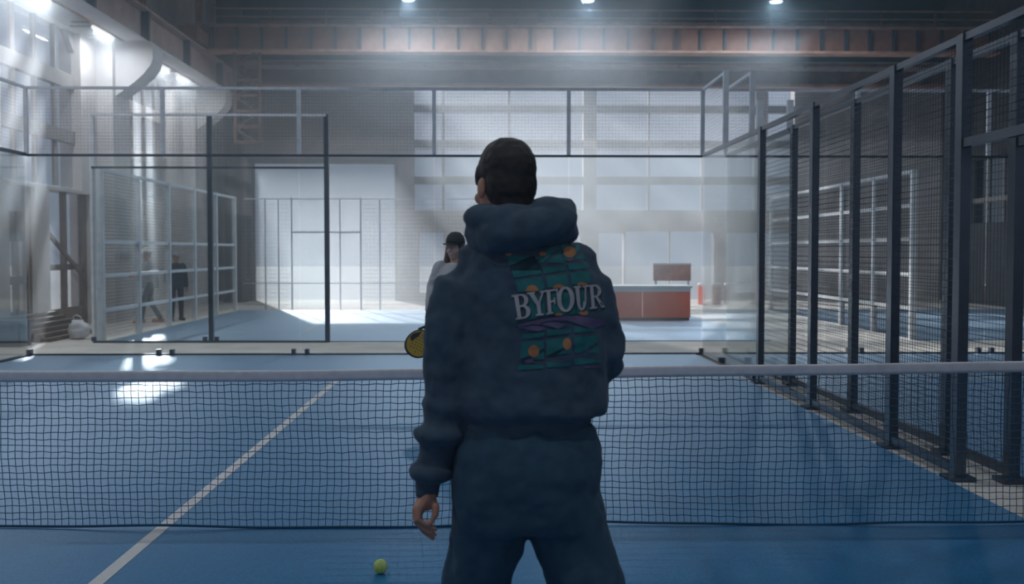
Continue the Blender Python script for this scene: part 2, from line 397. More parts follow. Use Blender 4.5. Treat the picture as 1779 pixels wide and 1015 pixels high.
# conduit and tube lights on the wall under the beam
cd = thing('wall_conduit', 'thin rusty conduit running under the crane beam', 'pipe', (XL + .3, 20, 6.3))
mb = MB(); mb.tube([(XL + .35, 12, 6.32), (XL + .35, 33.4, 6.32)], [.03, .03], 8); mb.build('conduit', M_RUSTL, cd, True)
for y in (18.4, 20.2, 22.2, 26.0): bx('clip', XL, XL + .37, y - .03, y + .03, 6.27, 6.3, M_DSTEEL, cd)
TL = [(19.3, 'nearest tube light under the crane beam'), (22.6, 'second tube light under the crane beam'), (26.6, 'tube light past the first corbel under the crane beam'), (28.4, 'farthest tube light under the crane beam'), (17.9, 'tube light at the very edge of the picture')] + [(16.0 - 3.3 * k, 'tube light under the crane beam, outside the picture') for k in range(4)]  # edge and out-of-view tubes are added to brighten the side wall
for i, (y, lab) in enumerate(TL):
    t = thing('tube_light', lab, 'light', (XL + .5, y, 6.1), 'tube lights under the crane beam')
    mb = MB(); mb.caps([(XL + .5, y - .55, 6.15), (XL + .5, y + .55, 6.15)], [.045, .045], 10); mb.build('tube', M_LAMP, t, True)
    bx('bracket', XL + .01, XL + .5, y - .5, y - .46, 6.17, 6.2, M_DSTEEL, t); bx('bracket', XL + .01, XL + .5, y + .46, y + .5, 6.17, 6.2, M_DSTEEL, t)
    d = bpy.data.lights.new('tube_glow', 'AREA'); d.shape = 'RECTANGLE'; d.size = .06; d.size_y = 1.1; d.energy = TUBE_W; d.color = (0.80, 0.9, 1.0)
    o = bpy.data.objects.new('tube_glow', d); COL.objects.link(o); o.location = (XL + .5, y, 6.09); o.parent = t; o.matrix_parent_inverse = Matrix.Translation(-Vector(t.location))

# upper wall slits
for i, y in enumerate((25.0, 26.3, 31.5)):
    bx('wall_post', XL, XL + .12, y, y + .35, 7.1, ZR, M_RUSTL, wl)

# bridge crane
cr = thing('bridge_crane', 'rusty bridge crane girder with ribbed panels spanning the hall', 'crane', (3, 29, 7.05))
Y = 29.0
bx('bottom_flange', XL + .5, XR - .6, Y - .25, Y + .25, 6.93, 6.99, M_RUSTL, cr); bx('top_flange', XL + .5, XR - .6, Y - .25, Y + .25, 7.6, 7.66, M_RUSTL, cr)
xq = XL + .5
k = 0
while xq < XR - .7:
    x1 = min(xq + 0.66, XR - .6)
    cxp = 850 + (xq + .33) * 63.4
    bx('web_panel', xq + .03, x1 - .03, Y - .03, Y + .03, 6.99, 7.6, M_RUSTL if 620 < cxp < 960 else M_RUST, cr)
    bx('rib', x1 - .03, x1 + .03, Y - .12, Y + .12, 6.99, 7.6, M_DSTEEL, cr)
    xq = x1; k += 1
bx('handrail', XL + 1.2, XR - .8, Y - .22, Y - .19, 8.05, 8.09, M_RUSTL, cr); bx('handrail', XL + 1.2, XR - .8, Y - .22, Y - .19, 7.84, 7.87, M_RUSTL, cr)
for x in [XL + 1.2 + 1.5 * i for i in range(14)]: bx('handrail_post', x, x + .04, Y - .22, Y - .18, 7.66, 8.09, M_RUST, cr)
for (a, b) in ((-1.1, 0.0), (0.05, 0.66), (0.7, 1.32), (-3.2, -2.4)): bx('machine_box', a, b, Y - .18, Y + .3, 7.66, 8.0, M_RUST, cr)
for x0 in (XL + .55,): bx('end_carriage', x0, x0 + .5, Y - 1.2, Y + 1.2, 7.05, 7.4, M_RUST, cr)
# hanging ladder at the crane end
a = P(408, 150, Y); b = P(452, 250, Y)
ld = thing('crane_ladder', 'rusty lattice ladder hanging from the crane end', 'ladder', (a.x, Y, b.z))
for x in (a.x, b.x): bx('stile', x - .04, x + .04, Y - .04, Y + .04, b.z, 6.93, mat('ladder_brown', (.16, .09, .06), .8), ld)
for k in range(6):
    z = b.z + k * .42
    bx('rung', a.x, b.x, Y - .03, Y + .03, z, z + .08, mat('ladder_brown', (.16, .09, .06), .8), ld)
    mb = MB(); mb.bar((a.x if k % 2 else b.x, Y, z), (b.x if k % 2 else a.x, Y, z + .42), .04, .04); mb.build('lattice_bar', mat('ladder_brown', (.16, .09, .06), .8), ld)
# second girder in front of the window head
g2 = thing('window_head_girder', 'pale edged girder across the top of the end windows', 'beam', (3, 32.3, 6.6))
bx('bottom_flange', -7.3, XR, 32.1, 32.5, 6.55, 6.63, M_RUSTL, g2); bx('top_flange', -7.3, XR, 32.1, 32.5, 7.04, 7.12, mat('pale_flange', (0.5, 0.42, 0.38), .7), g2)  # top flange colour carries the sunlight along it
bx('web', -7.3, XR, 32.27, 32.33, 6.63, 7.04, M_RUST, g2)
for i in range(15): bx('stiffener', -6.8 + i * 1.45, -6.74 + i * 1.45, 32.15, 32.27, 6.63, 7.04, M_RUST, g2)
# overhead pipes
for yy, z, r, lab in ((33.55, 7.45, .05, 'lowest overhead pipe below the dark gable'), (33.55, 8.15, .07, 'upper overhead pipe on the dark gable'), (33.55, 8.75, .05, 'highest overhead pipe on the dark gable')):
    t = thing('overhead_pipe', lab, 'pipe', (3, yy, z), 'overhead pipes')
    o = MB(); o.tube([(-7.2, yy, z), (XR - .05, yy, z)], [r, r], 8); o.build('pipe', M_RUSTL, t, True)
    for x in range(-6, 14, 4): bx('bracket', x - .03, x + .03, yy - .08, YF, z - .03 - r, z - r, M_DSTEEL, t)
col = thing('corner_column', 'dark steel column in the far corner by the gate', 'column', (-7.85, 32.9, 0))
bx('shaft', -8.1, -7.6, 32.7, 33.1, 0, ZR, mat('brown_column', (0.10, 0.075, 0.07), .8, 0, .3, 3), col); bx('base_plate', -8.15, -7.55, 32.6, 33.2, 0, 0.06, M_DSTEEL, col)

# lamps ----------------------------------------------------------------
def lamp(x, y, z, lab, watt=None):
    t = thing('high_bay_lamp', lab, 'lamp', (x, y, z), 'high bay lamps under the roof')
    mb = MB(); mb.rings_xy([(x, y, z + .01, .19, .19), (x, y, z + .04, .2, .2), (x, y, z + .18, .1, .1), (x, y, z + .34, .07, .07)], 20, 2); mb.build('housing', M_DSTEEL, t, True)
    mb = MB(); mb.rings_xy([(x, y, z - .035, .08, .08), (x, y, z - .02, .15, .15), (x, y, z + .012, .17, .17)], 20, 2); mb.build('diffuser', M_LAMP, t, True)
    mb = MB(); mb.rod((x, y, z + .3), (x, y, ZR - .002), .015, 6); mb.build('rod', M_DSTEEL, t)
    d = bpy.data.lights.new('lamp_glow', 'AREA'); d.shape = 'DISK'; d.size = .3; d.energy = watt or LAMP_W; d.color = (0.72, 0.86, 1.0)
    o = bpy.data.objects.new('lamp_glow', d); COL.objects.link(o); o.location = (x, y, z - .05); o.parent = t; o.matrix_parent_inverse = Matrix.Translation(-Vector(t.location))
LX = (-2.0, 2.45, 7.15); nm = ('left', 'middle', 'right')
for i, x in enumerate(LX): lamp(x, 26.5, 7.78, 'glowing high bay lamp at the top edge, %s one of three' % nm[i], FAR_W)
for yy in (17.0, 8.5, 0.0):  # unseen rows of lamps added to fill the courts with light
    for i, x in enumerate((-4.2, 1.2, 7.15)): lamp(x, yy, 8.6, 'high bay lamp above the courts, outside the picture')

# ------------------------------------------------------------------ courts
def court(name, x0, x1, y0, y1, lab, lines):
    t = thing(name, lab, 'court', ((x0 + x1)/2, (y0 + y1)/2, 0))
    bx('turf', x0, x1, y0, y1, 0.0, 0.014, M_TURF, t)
    for l in lines: bx('court_line', *l, 0.014, 0.017, M_LINE, t)
    return t
court('blue_court', CX0 + .06, CX1 - .10, CY0, CY1 - .05, 'blue padel court with the net across it', [(MIDX - .035, MIDX + .035, NETY - 6.95, NETY + 6.95), (CX0 + .06, CX1 - .1, NETY + 6.92, NETY + 6.99), (CX0 + .06, CX1 - .1, NETY - 6.99, NETY - 6.92)])
court('blue_court', 3.63, 13.45, CY0, CY1 - .05, 'blue court to the right behind both mesh fences', [(3.63, 13.45, NETY + 6.92, NETY + 6.99), (8.47, 8.54, NETY - 6.95, NETY + 6.95)])
court('blue_court', -6.6, 4.9, 18.31, 28.1, 'blue court beyond the pale walkway behind the net', [(-3.62, -3.55, 20.4, 23.5), (-6.0, -3.6, 20.35, 20.42)])  # the crosswise line paints a streak of reflected light on the turf
court('blue_court', 7.57, 14.2, 18.4, 28.1, 'blue court far right beyond the pale walkway', [])

TILT = 0
def mesh_panel(parent, axis, pos, a0, a1, z0, z1, pitch=0.05, r=0.0019, name='wire_mesh'):
    mb = MB()
    na = max(1, round((a1 - a0) / pitch)); nz = max(1, round((z1 - z0) / pitch))
    q = lambda a, z, o=0: (pos + o, a, z) if axis == 'x' else (a, pos + o, z)
    for i in range(1, na):
        a = a0 + (a1 - a0) * i / na; mb.rod(q(a, z0), q(a, z1), r * .62, 4)
    for j in range(1, nz):
        z = z0 + (z1 - z0) * j / nz; mb.rod(q(a0, z, 2 * r), q(a1, z, 2 * r), r, 4)
    return mb.build(name, M_WIRE, parent, kind='stuff')

def pbox(parent, name, axis, pos, t, a0, a1, z0, z1, m):
    if axis == 'x': return bx(name, pos - t/2, pos + t/2, a0, a1, z0, z1, m, parent)
    return bx(name, a0, a1, pos - t/2, pos + t/2, z0, z1, m, parent)

# side mesh fences beside the court -----------------------------------
def side_fence(X, posts, door, lab, h=3.02, post_w=0.10):
    f = thing('mesh_fence', lab, 'fence', (X, (posts[0] + posts[-1])/2, 0), 'mesh fences between the two courts')
    for y in posts: pbox(f, 'post', 'x', X, .07, y - post_w/2, y + post_w/2, 0, h, M_NAVY); bx('foot_plate', X - .09, X + .09, y - .09, y + .09, 0, .03, M_NAVY, f)
    for a, b in zip(sorted(posts)[:-1], sorted(posts)[1:]):
        a += post_w/2; b -= post_w/2
        pbox(f, 'top_rail', 'x', X, .05, a, b, h - .05, h, M_NAVY)
        isdoor = door and abs(a - post_w/2 - door[0]) < .02
        zb = 2.26 if isdoor else 0.04
        pbox(f, 'base_rail' if not isdoor else 'door_header', 'x', X, .05, a, b, zb, zb + .06, M_NAVY)
        mesh_panel(f, 'x', X, a, b, zb + .06, h - .05)
    return f
side_fence(CX1, [12.42, 10.40, 8.32, 7.12, 5.85, 3.85, 1.85], (5.85, 7.12), 'dark mesh fence along the near court with open doorway')
side_fence(3.53, [12.25, 10.18, 8.05, 7.04, 5.75, 3.85], (5.75, 7.04), 'dark mesh fence just behind the nearest fence')

def glass_end(name, lab, y, x0, x1, n, full_posts=False, ztop=4.0, zg=3.0, skip=(), pm=None):
    t = thing(name, lab, 'glass wall', ((x0 + x1)/2, y, 0))
    pm = pm or M_NAVY
    wdt = (x1 - x0) / n
    bx('base_channel', x0, x1, y - .03, y + .03, 0, .035, M_NAVY, t)
    for i in range(n):
        bx('glass_pane', x0 + i * wdt + .01, x0 + (i + 1) * wdt - .01, y - .006, y + .006, .035, zg - .03, M_GLASS, t)
    bx('glass_top_rail', x0, x1, y - .02, y + .02, zg - .03, zg + .005, M_NAVY, t)
    bx('top_rail', x0, x1, y - .02, y + .02, ztop - .04, ztop, M_GREYM, t)  # light on this rail is put into its pale colour
    for i in range(n + 1):
        x = x0 + i * wdt
        if full_posts: bx('post', x - .04, x + .04, y + .006, y + .086, 0, ztop, M_NAVY if i else M_GREYM, t)
        else: bx('mesh_post', x - .028, x + .028, y - .025, y + .025, zg + .005, ztop, M_GREYM, t)  # pale colour stands for light on the upper posts
        for dx in ((-.1, .1) if 0 < i < n else (0,)):
            bx('glass_clamp', x + dx - .03, x + dx + .03, y - .045, y + .045, .035, .1, M_NAVY, t)
    for i in range(n):
        mesh_panel(t, 'y', y, x0 + i * wdt, x0 + (i + 1) * wdt, zg + .03, ztop - .04, .05, .0011)
    return t
def glass_side(lab, X, y0, y1, ymid):
    t = thing('glass_side_wall', lab, 'glass wall', (X, (y0 + y1)/2, 0))
    bx('base_channel', X - .03, X + .03, y0, y1, 0, .035, M_NAVY, t)
    for a, b in ((y0, ymid), (ymid, y1)):
        bx('glass_pane', X - .006, X + .006, a + .01, b - .01, .035, 2.97, M_GLASS, t)
        bx('glass_clamp', X - .045, X + .045, a + .1, a + .16, .035, .1, M_NAVY, t)
    bx('glass_top_rail', X - .025, X + .025, y0, y1, 2.97, 3.02, M_NAVY, t)
    bx('mesh_post', X - .035, X + .035, ymid - .03, ymid + .03, 3.02, 4.0, M_GREYM, t); bx('mesh_post', X - .035, X + .035, y0, y0 + .06, 3.02, 3.35, M_GREYM, t)
    bx('top_rail', X - .02, X + .02, ymid, y1, 3.96, 4.0, M_GREYM, t)
    mesh_panel(t, 'x', X, ymid + .03, y1 - .03, 3.03, 3.96, .05, .0011)
    return t
glass_end('glass_back_wall', 'frameless glass end wall of the near court', CY1, CX0, CX1, 5)
glass_end('glass_back_wall', 'frameless glass end wall of the right hand court', CY1, 3.55, 13.5, 5)
glass_side('glass side wall at the far right corner of the near court', CX1, 12.5, CY1 - .06, 14.35)
glass_side('glass side wall just behind, at the corner of the right hand court', 3.56, 12.5, CY1 - .06, 14.35)
glass_side('glass side wall at the far left corner of the near court', CX0, 11.9, CY1 - .06, 13.9)
glass_end('glass_back_wall', 'glass wall with tall posts beyond the walkway', 18.2, -6.75, -2.78, 2, True, 3.9)

def panel_fence(lab, X, y0, y1, n, rails, m, group):
    f = thing('panel_fence', lab, 'fence', (X, (y0 + y1)/2, 0), group)
    st = (y1 - y0) / n
    for i in range(n + 1):
        y = y0 + i * st; bx('post', X - .05, X + .05, y - .05, y + .05, 0, 3.0, m, f)
    for i in range(n):
        a, b = y0 + i * st + .05, y0 + (i + 1) * st - .05
        bx('top_rail', X - .03, X + .03, a, b, 2.94, 3.0, m, f)
        for z in rails: bx('rail', X - .025, X + .025, a, b, z - .03, z + .03, m, f)
        mesh_panel(f, 'x', X, a, b, .05, 2.94, .06, .003)
    return f
panel_fence('grey railed fence on the window side of the far court', -6.72, 18.5, 28.1, 5, (.53, 1.14, 1.73), M_GREYM, 'railed fences')
panel_fence('grey railed fence far right seen through the mesh', 7.5, 18.6, 28.0, 5, (.55, 1.15, 1.78, 2.38), M_GREYM, 'railed fences')
# far fence with a door frame in front of the gate
ff = thing('mesh_fence', 'faint thin fence with a door frame before the bright gate', 'fence', (-4, 28.2, 0))
for px in (461, 484, 591, 660):
    x = P(px, 437, 28.2).x; bx('post', x - .016, x + .016, 28.184, 28.216, 0, 2.93, M_GREYM, ff)
xa, xb = P(507, 437, 28.2).x, P(627, 437, 28.2).x
for x in (xa, xb): bx('door_post', x - .02, x + .02, 28.18, 28.22, 0, 3.0, M_GREYM, ff)
bx('door_header', xa, xb, 28.17, 28.23, 2.05, 2.09, M_GREYM, ff)
for z in (.72, 2.95): bx('rail', -6.5, 0.5, 28.185, 28.215, z - .012, z + .012, M_GREYM, ff)
mesh_panel(ff, 'y', 28.2, -6.5, xa - .05, .05, 2.9, .1, .003); mesh_panel(ff, 'y', 28.2, xb + .05, .5, .05, 2.9, .1, .003)

# ------------------------------------------------------------------ the net
nt_ = thing('padel_net', 'dark mesh net with grey top tape across the court', 'net', (MIDX, NETY, 0))
HW = 4.93
def ztop(x): return 0.885 + 0.045 * min(1, abs(x - MIDX) / 5.0) ** 1.3
def sway(x, z):
    return 0.03 * math.sin(x * 1.7 + 0.6) * (1 - z / 0.9) + 0.012 * math.sin(x * 4.1 + z * 3)
def zbot(x): return 0.022 + 0.018 * math.sin(x * 1.35 + 1.0) ** 2
PITCH = 0.040
ncol = int(2 * HW / PITCH); nrow = 22
def npt(i, j):
    x = MIDX - HW + 2 * HW * i / ncol
    zt = ztop(x) - .03; zb = zbot(x)
    t = j / nrow
    z = zb + (zt - zb) * t
    x += 0.006 * math.sin(z * 9 + x * 2) + 0.0015 * math.sin(i * 12.9 + j * 7.7)
    z += 0.0035 * math.sin(i * 1.9) * math.sin(j * 1.3) + 0.004 * math.sin(x * 6.0 + j)
    return Vector((x, NETY + sway(x, z), z))
mb = MB()
pts = [[npt(i, j) for j in range(nrow + 1)] for i in range(ncol + 1)]
for i in range(ncol + 1): mb.tube(pts[i], [.0023] * (nrow + 1), 3, False)
for j in range(1, nrow): mb.tube([pts[i][j] for i in range(ncol + 1)], [.0026] * (ncol + 1), 3, False)
mb.build('net_mesh', M_NET, nt_, kind='stuff')
mb = MB(); mb.tube([pts[i][0] - Vector((0, 0, .004)) for i in range(ncol + 1)], [.0075] * (ncol + 1), 6); mb.build('bottom_cord', M_NET, nt_, True)
mb = MB()
for k in range(1):
    xs_ = [MIDX - HW + 2 * HW * i / 500 for i in range(501)]
    rings = []
    for i, x in enumerate(xs_):
        z = ztop(x); y = NETY + sway(x, z); u = .0035 * abs(math.sin(x / .04 * PI))
        rings.append([Vector((x, y - .013, z)), Vector((x, y - .009, z + .011)), Vector((x, y + .009, z + .011)), Vector((x, y + .013, z)), Vector((x, y + .011, z - .022)), Vector((x, y + .006 + u, z - .05)), Vector((x, y - .006 - u, z - .05)), Vector((x, y - .007 - u, z - .028)), Vector((x, y - .010, z - .02))])
    mb.loft(rings)
mb.build('net_tape', M_TAPE, nt_, True)
for x in (MIDX - HW - .04, MIDX + HW + .01):
    bx('net_post', x - .03, x + .03, NETY - .04, NETY + .04, 0, .95, M_NAVY, nt_)

# ball ------------------------------------------------------------------
bp_ = P(661, 1006, 5.0); k = 5.0
by = CAMZ / ((1006 - 437) / FPX); c = P(661, 993, by)
BR = .0345; bc = Vector((c.x, by, .014 + BR))
bt = thing('tennis_ball', 'yellow green ball lying on the blue court', 'ball', (bc.x, bc.y, .014))
mb = MB(); mb.ell(bc, (BR, BR, BR), None, 24, 16); mb.build('felt', M_BALL, bt, True)
pts_ = []
for i in range(60):
    t = 2 * PI * i / 60; a_ = .44; 
    v = Vector((a_ * math.cos(t) + .3 * math.cos(3 * t), a_ * math.sin(t) - .3 * math.sin(3 * t), 2 * math.sqrt(a_ * .3) * math.sin(2 * t))).normalized()
    v.rotate(Euler((.9, .4, .7))); pts_.append(bc + v * BR)
mb = MB(); rr_ = []
for i in range(60):
    d = (pts_[(i + 1) % 60] - pts_[i - 1]).normalized(); n_ = (pts_[i] - bc).normalized(); s_ = d.cross(n_)
    rr_.append([pts_[i] + s_ * .0016, pts_[i] + n_ * .0006, pts_[i] - s_ * .0016, pts_[i] - n_ * .001])
mb.loft(rr_, False, True); mb.build('seam', M_SEAM, bt, True)

# ------------------------------------------------------------------ orange counter and other far things
a = P(1066, 558, 23.7); b = P(1200, 497, 23.7)
oc = thing('reception_counter', 'orange red counter with a white top on the far court', 'counter', ((a.x + b.x)/2, 24.1, 0.014))
xl_ = a.x - .35
for i, (p, q) in enumerate(((xl_, xl_ + 1.0), (xl_ + 1.0, b.x))): bx('front_panel', p + .006, q - .006, 23.7, 23.74, .07, .74, M_ORANGE, oc)
bx('side_panel', b.x - .04, b.x, 23.74, 24.5, .07, .74, M_ORANGE, oc); bx('plinth', xl_, b.x - .02, 23.76, 24.5, .014, .07, M_BLACK, oc)
bx('worktop', xl_ - .03, b.x + .03, 23.66, 24.54, .74, .79, M_WHITE, oc); bx('edge_trim', xl_, b.x, 23.69, 23.7, .79 - .13, .79 - .05, M_WHITE, oc)
a2 = P(1135, 488, 26.5); b2 = P(1200, 460, 26.5)
sc = thing('notice_board', 'low orange brown board behind the counter on legs', 'board', ((a2.x + b2.x)/2, 26.5, .014))
bx('board', a2.x, b2.x, 26.47, 26.53, a2.z, b2.z, mat('board_orange', (0.42, 0.16, 0.10), .7, 0, .3, 6), sc)
bx('board_cap', a2.x - .03, b2.x + .01, 26.46, 26.54, b2.z, b2.z + .04, M_WHITE, sc)
for x in (a2.x + .06, b2.x - .06): bx('leg', x - .03, x + .03, 26.48, 26.52, .014, a2.z, M_WHITE, sc)
a3 = P(1212, 522, 30.0); b3 = P(1228, 502, 30.0)
for i, (pxa, pxb, lab) in enumerate(((1212, 1226, 'small orange bin beside the counter'), (1236, 1252, 'faint pale orange bin farther right'), (1258, 1268, 'slim faint bin farthest right'))):
    a3 = P(pxa, 525, 31.0); b3 = P(pxb, 500, 31.0); cx = (a3.x + b3.x)/2; r = (b3.x - a3.x)/2
    t = thing('waste_bin', lab, 'bin', (cx, 31, 0), 'bins by the end windows')
    mb = MB(); mb.rings_xy([(cx, 31, 0, r * .9, r * .9), (cx, 31, .55, r, r)], 16, 3); mb.build('body', M_ORANGE if i == 0 else mat('pale_bin', (.5, .3, .25)), t, False)
    mb = MB(); mb.rings_xy([(cx, 31, .55, r * 1.05, r * 1.05), (cx, 31, .6, r * 1.05, r * 1.05), (cx, 31, .64, r * .6, r * .6)], 16, 3); mb.build('lid', M_WHITE, t)
# left side floor things
bxo = thing('storage_box', 'dark lidded storage box by the side wall', 'box', (-7.9, 17.6, 0))
bx('body', -8.1, -7.66, 17.4, 17.85, 0, .38, mat('grey_plastic', (.09, .10, .115), .6), bxo); bx('lid', -8.13, -7.63, 17.37, 17.88, .38, .43, mat('grey_plastic', (.09, .10, .115), .6), bxo)
for s in (-8.0, -7.76): bx('latch', s - .03, s + .03, 17.36, 17.375, .3, .4, M_BLACK, bxo)
hb = thing('board_pile', 'sloping pile of weathered boards below the side doors', 'boards', (-7.95, 19.3, 0))
for i in range(6):
    nb = 6 - i
    for k in range(nb): bx('board', -8.42 + .15 * k, -8.29 + .15 * k, 18.2 + .06 * ((i + k) % 3), 20.5 + .07 * ((2 * i + k) % 3), .001 + .07 * i, .066 + .07 * i, M_WOOD, hb)
wbag = thing('plastic_bag', 'crumpled white bag standing by the side doors', 'bag', (-7.35, 19.0, 0))
mb = MB(); rnd = random.Random(3)
rings = []
for i in range(9):
    t = i / 8; z = .05 + .34 * t; r = .075 + .105 * math.sin(PI * min(.93, t * .85 + .12))
    rings.append([Vector((-7.35 + .05 * math.sin(3 * t) + r * (1 + .25 * rnd.uniform(-1, 1)) * math.cos(2 * PI * k / 14), 19.0 + r * (1 + .25 * rnd.uniform(-1, 1)) * math.sin(2 * PI * k / 14), z - .05)) for k in range(14)])
mb.loft(rings); mb.build('sack', mat('white_film', (.75, .75, .76), .5), wbag, True)
mb = MB(); mb.tube([(-7.38, 19, .32), (-7.42, 19, .40), (-7.35, 19, .43), (-7.27, 19, .39), (-7.28, 19, .32)], [.012] * 5, 6); mb.build('handle', mat('white_film', (.75, .75, .76), .5), wbag, True)


# ------------------------------------------------------------------ people
def remesh(mb, name, m, parent, voxel, smooth=4, wrinkle=None, label=None):
    me = bpy.data.meshes.new(name); me.from_pydata(mb.v, [], mb.f); me.update()
    bm = bmesh.new(); bm.from_mesh(me); bmesh.ops.recalc_face_normals(bm, faces=bm.faces); bm.to_mesh(me); bm.free()
    o = bpy.data.objects.new(name, me); COL.objects.link(o)
    r = o.modifiers.new('r', 'REMESH'); r.mode = 'VOXEL'; r.voxel_size = voxel
    if smooth:
        q = o.modifiers.new('s', 'SMOOTH'); q.iterations = smooth; q.factor = 0.5
    for (st, sz) in (wrinkle or []):
        tx = bpy.data.textures.new('folds', 'CLOUDS'); tx.noise_scale = sz; tx.noise_depth = 1
        d = o.modifiers.new('d', 'DISPLACE'); d.texture = tx; d.strength = st; d.mid_level = 0.5; d.texture_coords = 'LOCAL'
    dg = bpy.context.evaluated_depsgraph_get()
    nm_ = bpy.data.meshes.new_from_object(o.evaluated_get(dg)); nm_.name = name
    bpy.data.objects.remove(o); bpy.data.meshes.remove(me)
    nm_.materials.clear(); nm_.materials.append(m); nm_.shade_smooth()
    o = bpy.data.objects.new(name, nm_); COL.objects.link(o)
    if parent: o.parent = parent
    if label: o['label'] = label
    return o

def frame(face):
    """face: horizontal heading vector; returns (right-of-person, forward, up)"""
    f = Vector(face).normalized(); u = Vector((0, 0, 1)); r = f.cross(u).normalized()
    return r, f, u

def head_prims(mb, c, face, s=1.0):
    r, f, u = frame(face)
    R = Matrix((r, f, u)).transposed().to_quaternion()
    E = lambda o, rad, n=14, m=9: mb.ell(c + (r * o[0] + f * o[1] + u * o[2]) * s, tuple(q * s for q in rad), R, n, m)
    E((0, -.012, .035), (.074, .096, .088), 20, 12)      # skull
    E((0, .022, -.035), (.060, .070, .080), 18, 10)      # face and jaw
    E((0, .050, -.095), (.030, .032, .026))              # chin
    E((0, .097, -.012), (.011, .016, .024), 10, 7); E((0, .106, -.030), (.015, .013, .011), 10, 7)   # nose
    for sx in (-1, 1):
        E((sx * .075, -.008, -.012), (.010, .020, .031), 10, 7)   # ear
        E((sx * .030, .083, .018), (.024, .012, .009), 10, 6)     # brow
        E((sx * .042, .062, -.035), (.022, .020, .020), 10, 7)    # cheek
    E((0, .088, -.062), (.022, .010, .006), 10, 6); E((0, .086, -.073), (.019, .010, .007), 10, 6)   # lips
    mb.caps([c + u * (-.05 * s) - f * .015 * s, c + u * (-.20 * s) - f * .03 * s], [.056 * s, .062 * s])   # neck

def face_parts(person, c, face, s, hairm, style):
    r, f, u = frame(face); R = Matrix((r, f, u)).transposed().to_quaternion()
    for sx in (-1, 1):
        mb = MB(); mb.ell(c + (r * sx * .031 + f * .083 + u * .0) * s, (.0125 * s, .010 * s, .0095 * s), R, 10, 7)
        o = mb.build('eye', mat('eye_white', (.6, .58, .56), .3), None, True); o.parent = person
        mb = MB(); mb.ell(c + (r * sx * .031 + f * .0915 + u * .0) * s, (.005 * s, .003 * s, .005 * s), R, 8, 6)
        q = mb.build('iris', mat('eye_dark', (.02, .015, .012), .3), None, True); q.parent = o
    mb = MB()
    E = lambda o, rad, n=18, m=10: mb.ell(c + (r * o[0] + f * o[1] + u * o[2]) * s, tuple(q * s for q in rad), R, n, m)
    E((0, -.020, .046), (.080, .098, .089 if style != 'capped' else .08))
    E((0, -.045, .0), (.076, .068, .085))
    E((0, -.058, -.045), (.062, .045, .06))
    for sx in (-1, 1): E((sx * .066, .018, .026), (.016, .022, .035))
    if style == 'long':
        for sx in (-1, 1):
            mb.caps([c + (r * sx * .07 + u * .02 - f * .01) * s, c + (r * sx * .085 - u * .12 + f * .0) * s, c + (r * sx * .09 - u * .26 + f * .045) * s], [.03 * s, .036 * s, .025 * s], 10)
        mb.caps([c + (-f * .07 + u * .0) * s, c + (-f * .085 - u * .16) * s, c + (-f * .09 - u * .28) * s], [.06 * s, .062 * s, .035 * s], 12)
    return remesh(mb, 'hair', hairm, person, .007 * s, 3, [(.006, .015)])

def hand_prims(mb, wrist, d, palm_n, s=1.0, curl=.5, mirror=1):
    """d: direction of the hand, palm_n: direction the palm faces"""
    d = Vector(d).normalized(); n = (Vector(palm_n) - d * Vector(palm_n).dot(d)).normalized(); w_ = d.cross(n) * mirror
    for k in range(4):
        o = (k - 1.5) * .019 * s
        L = (.040, .046, .043, .034)[k] * s
        base = wrist + d * .085 * s + w_ * o
        mb.caps([wrist + d * .015 * s + w_ * o * .7, base], [.013 * s, .0115 * s], 10)
        p = base; dd = d.copy(); path = [p]
        for j in range(3):
            ang = curl * (.5, .9, .7)[j]
            dd = (dd * math.cos(ang) + n * math.sin(ang)).normalized(); n2 = n
            n = (n - dd * n.dot(dd)).normalized()
            p = p + dd * L * (1.0, .72, .55)[j]; path.append(p)
        n = (Vector(palm_n) - d * Vector(palm_n).dot(d)).normalized()
        mb.caps(path, [.0098 * s, .009 * s, .0082 * s, .0072 * s], 10)
    t0 = wrist + d * .025 * s - w_ * .026 * s
    mb.caps([t0, t0 + (d * .032 - w_ * .022 + n * .012) * s, t0 + (d * .062 - w_ * .022 + n * .024) * s, t0 + (d * .085 - w_ * .012 + n * .03) * s], [.015 * s, .012 * s, .0098 * s, .0082 * s], 10)

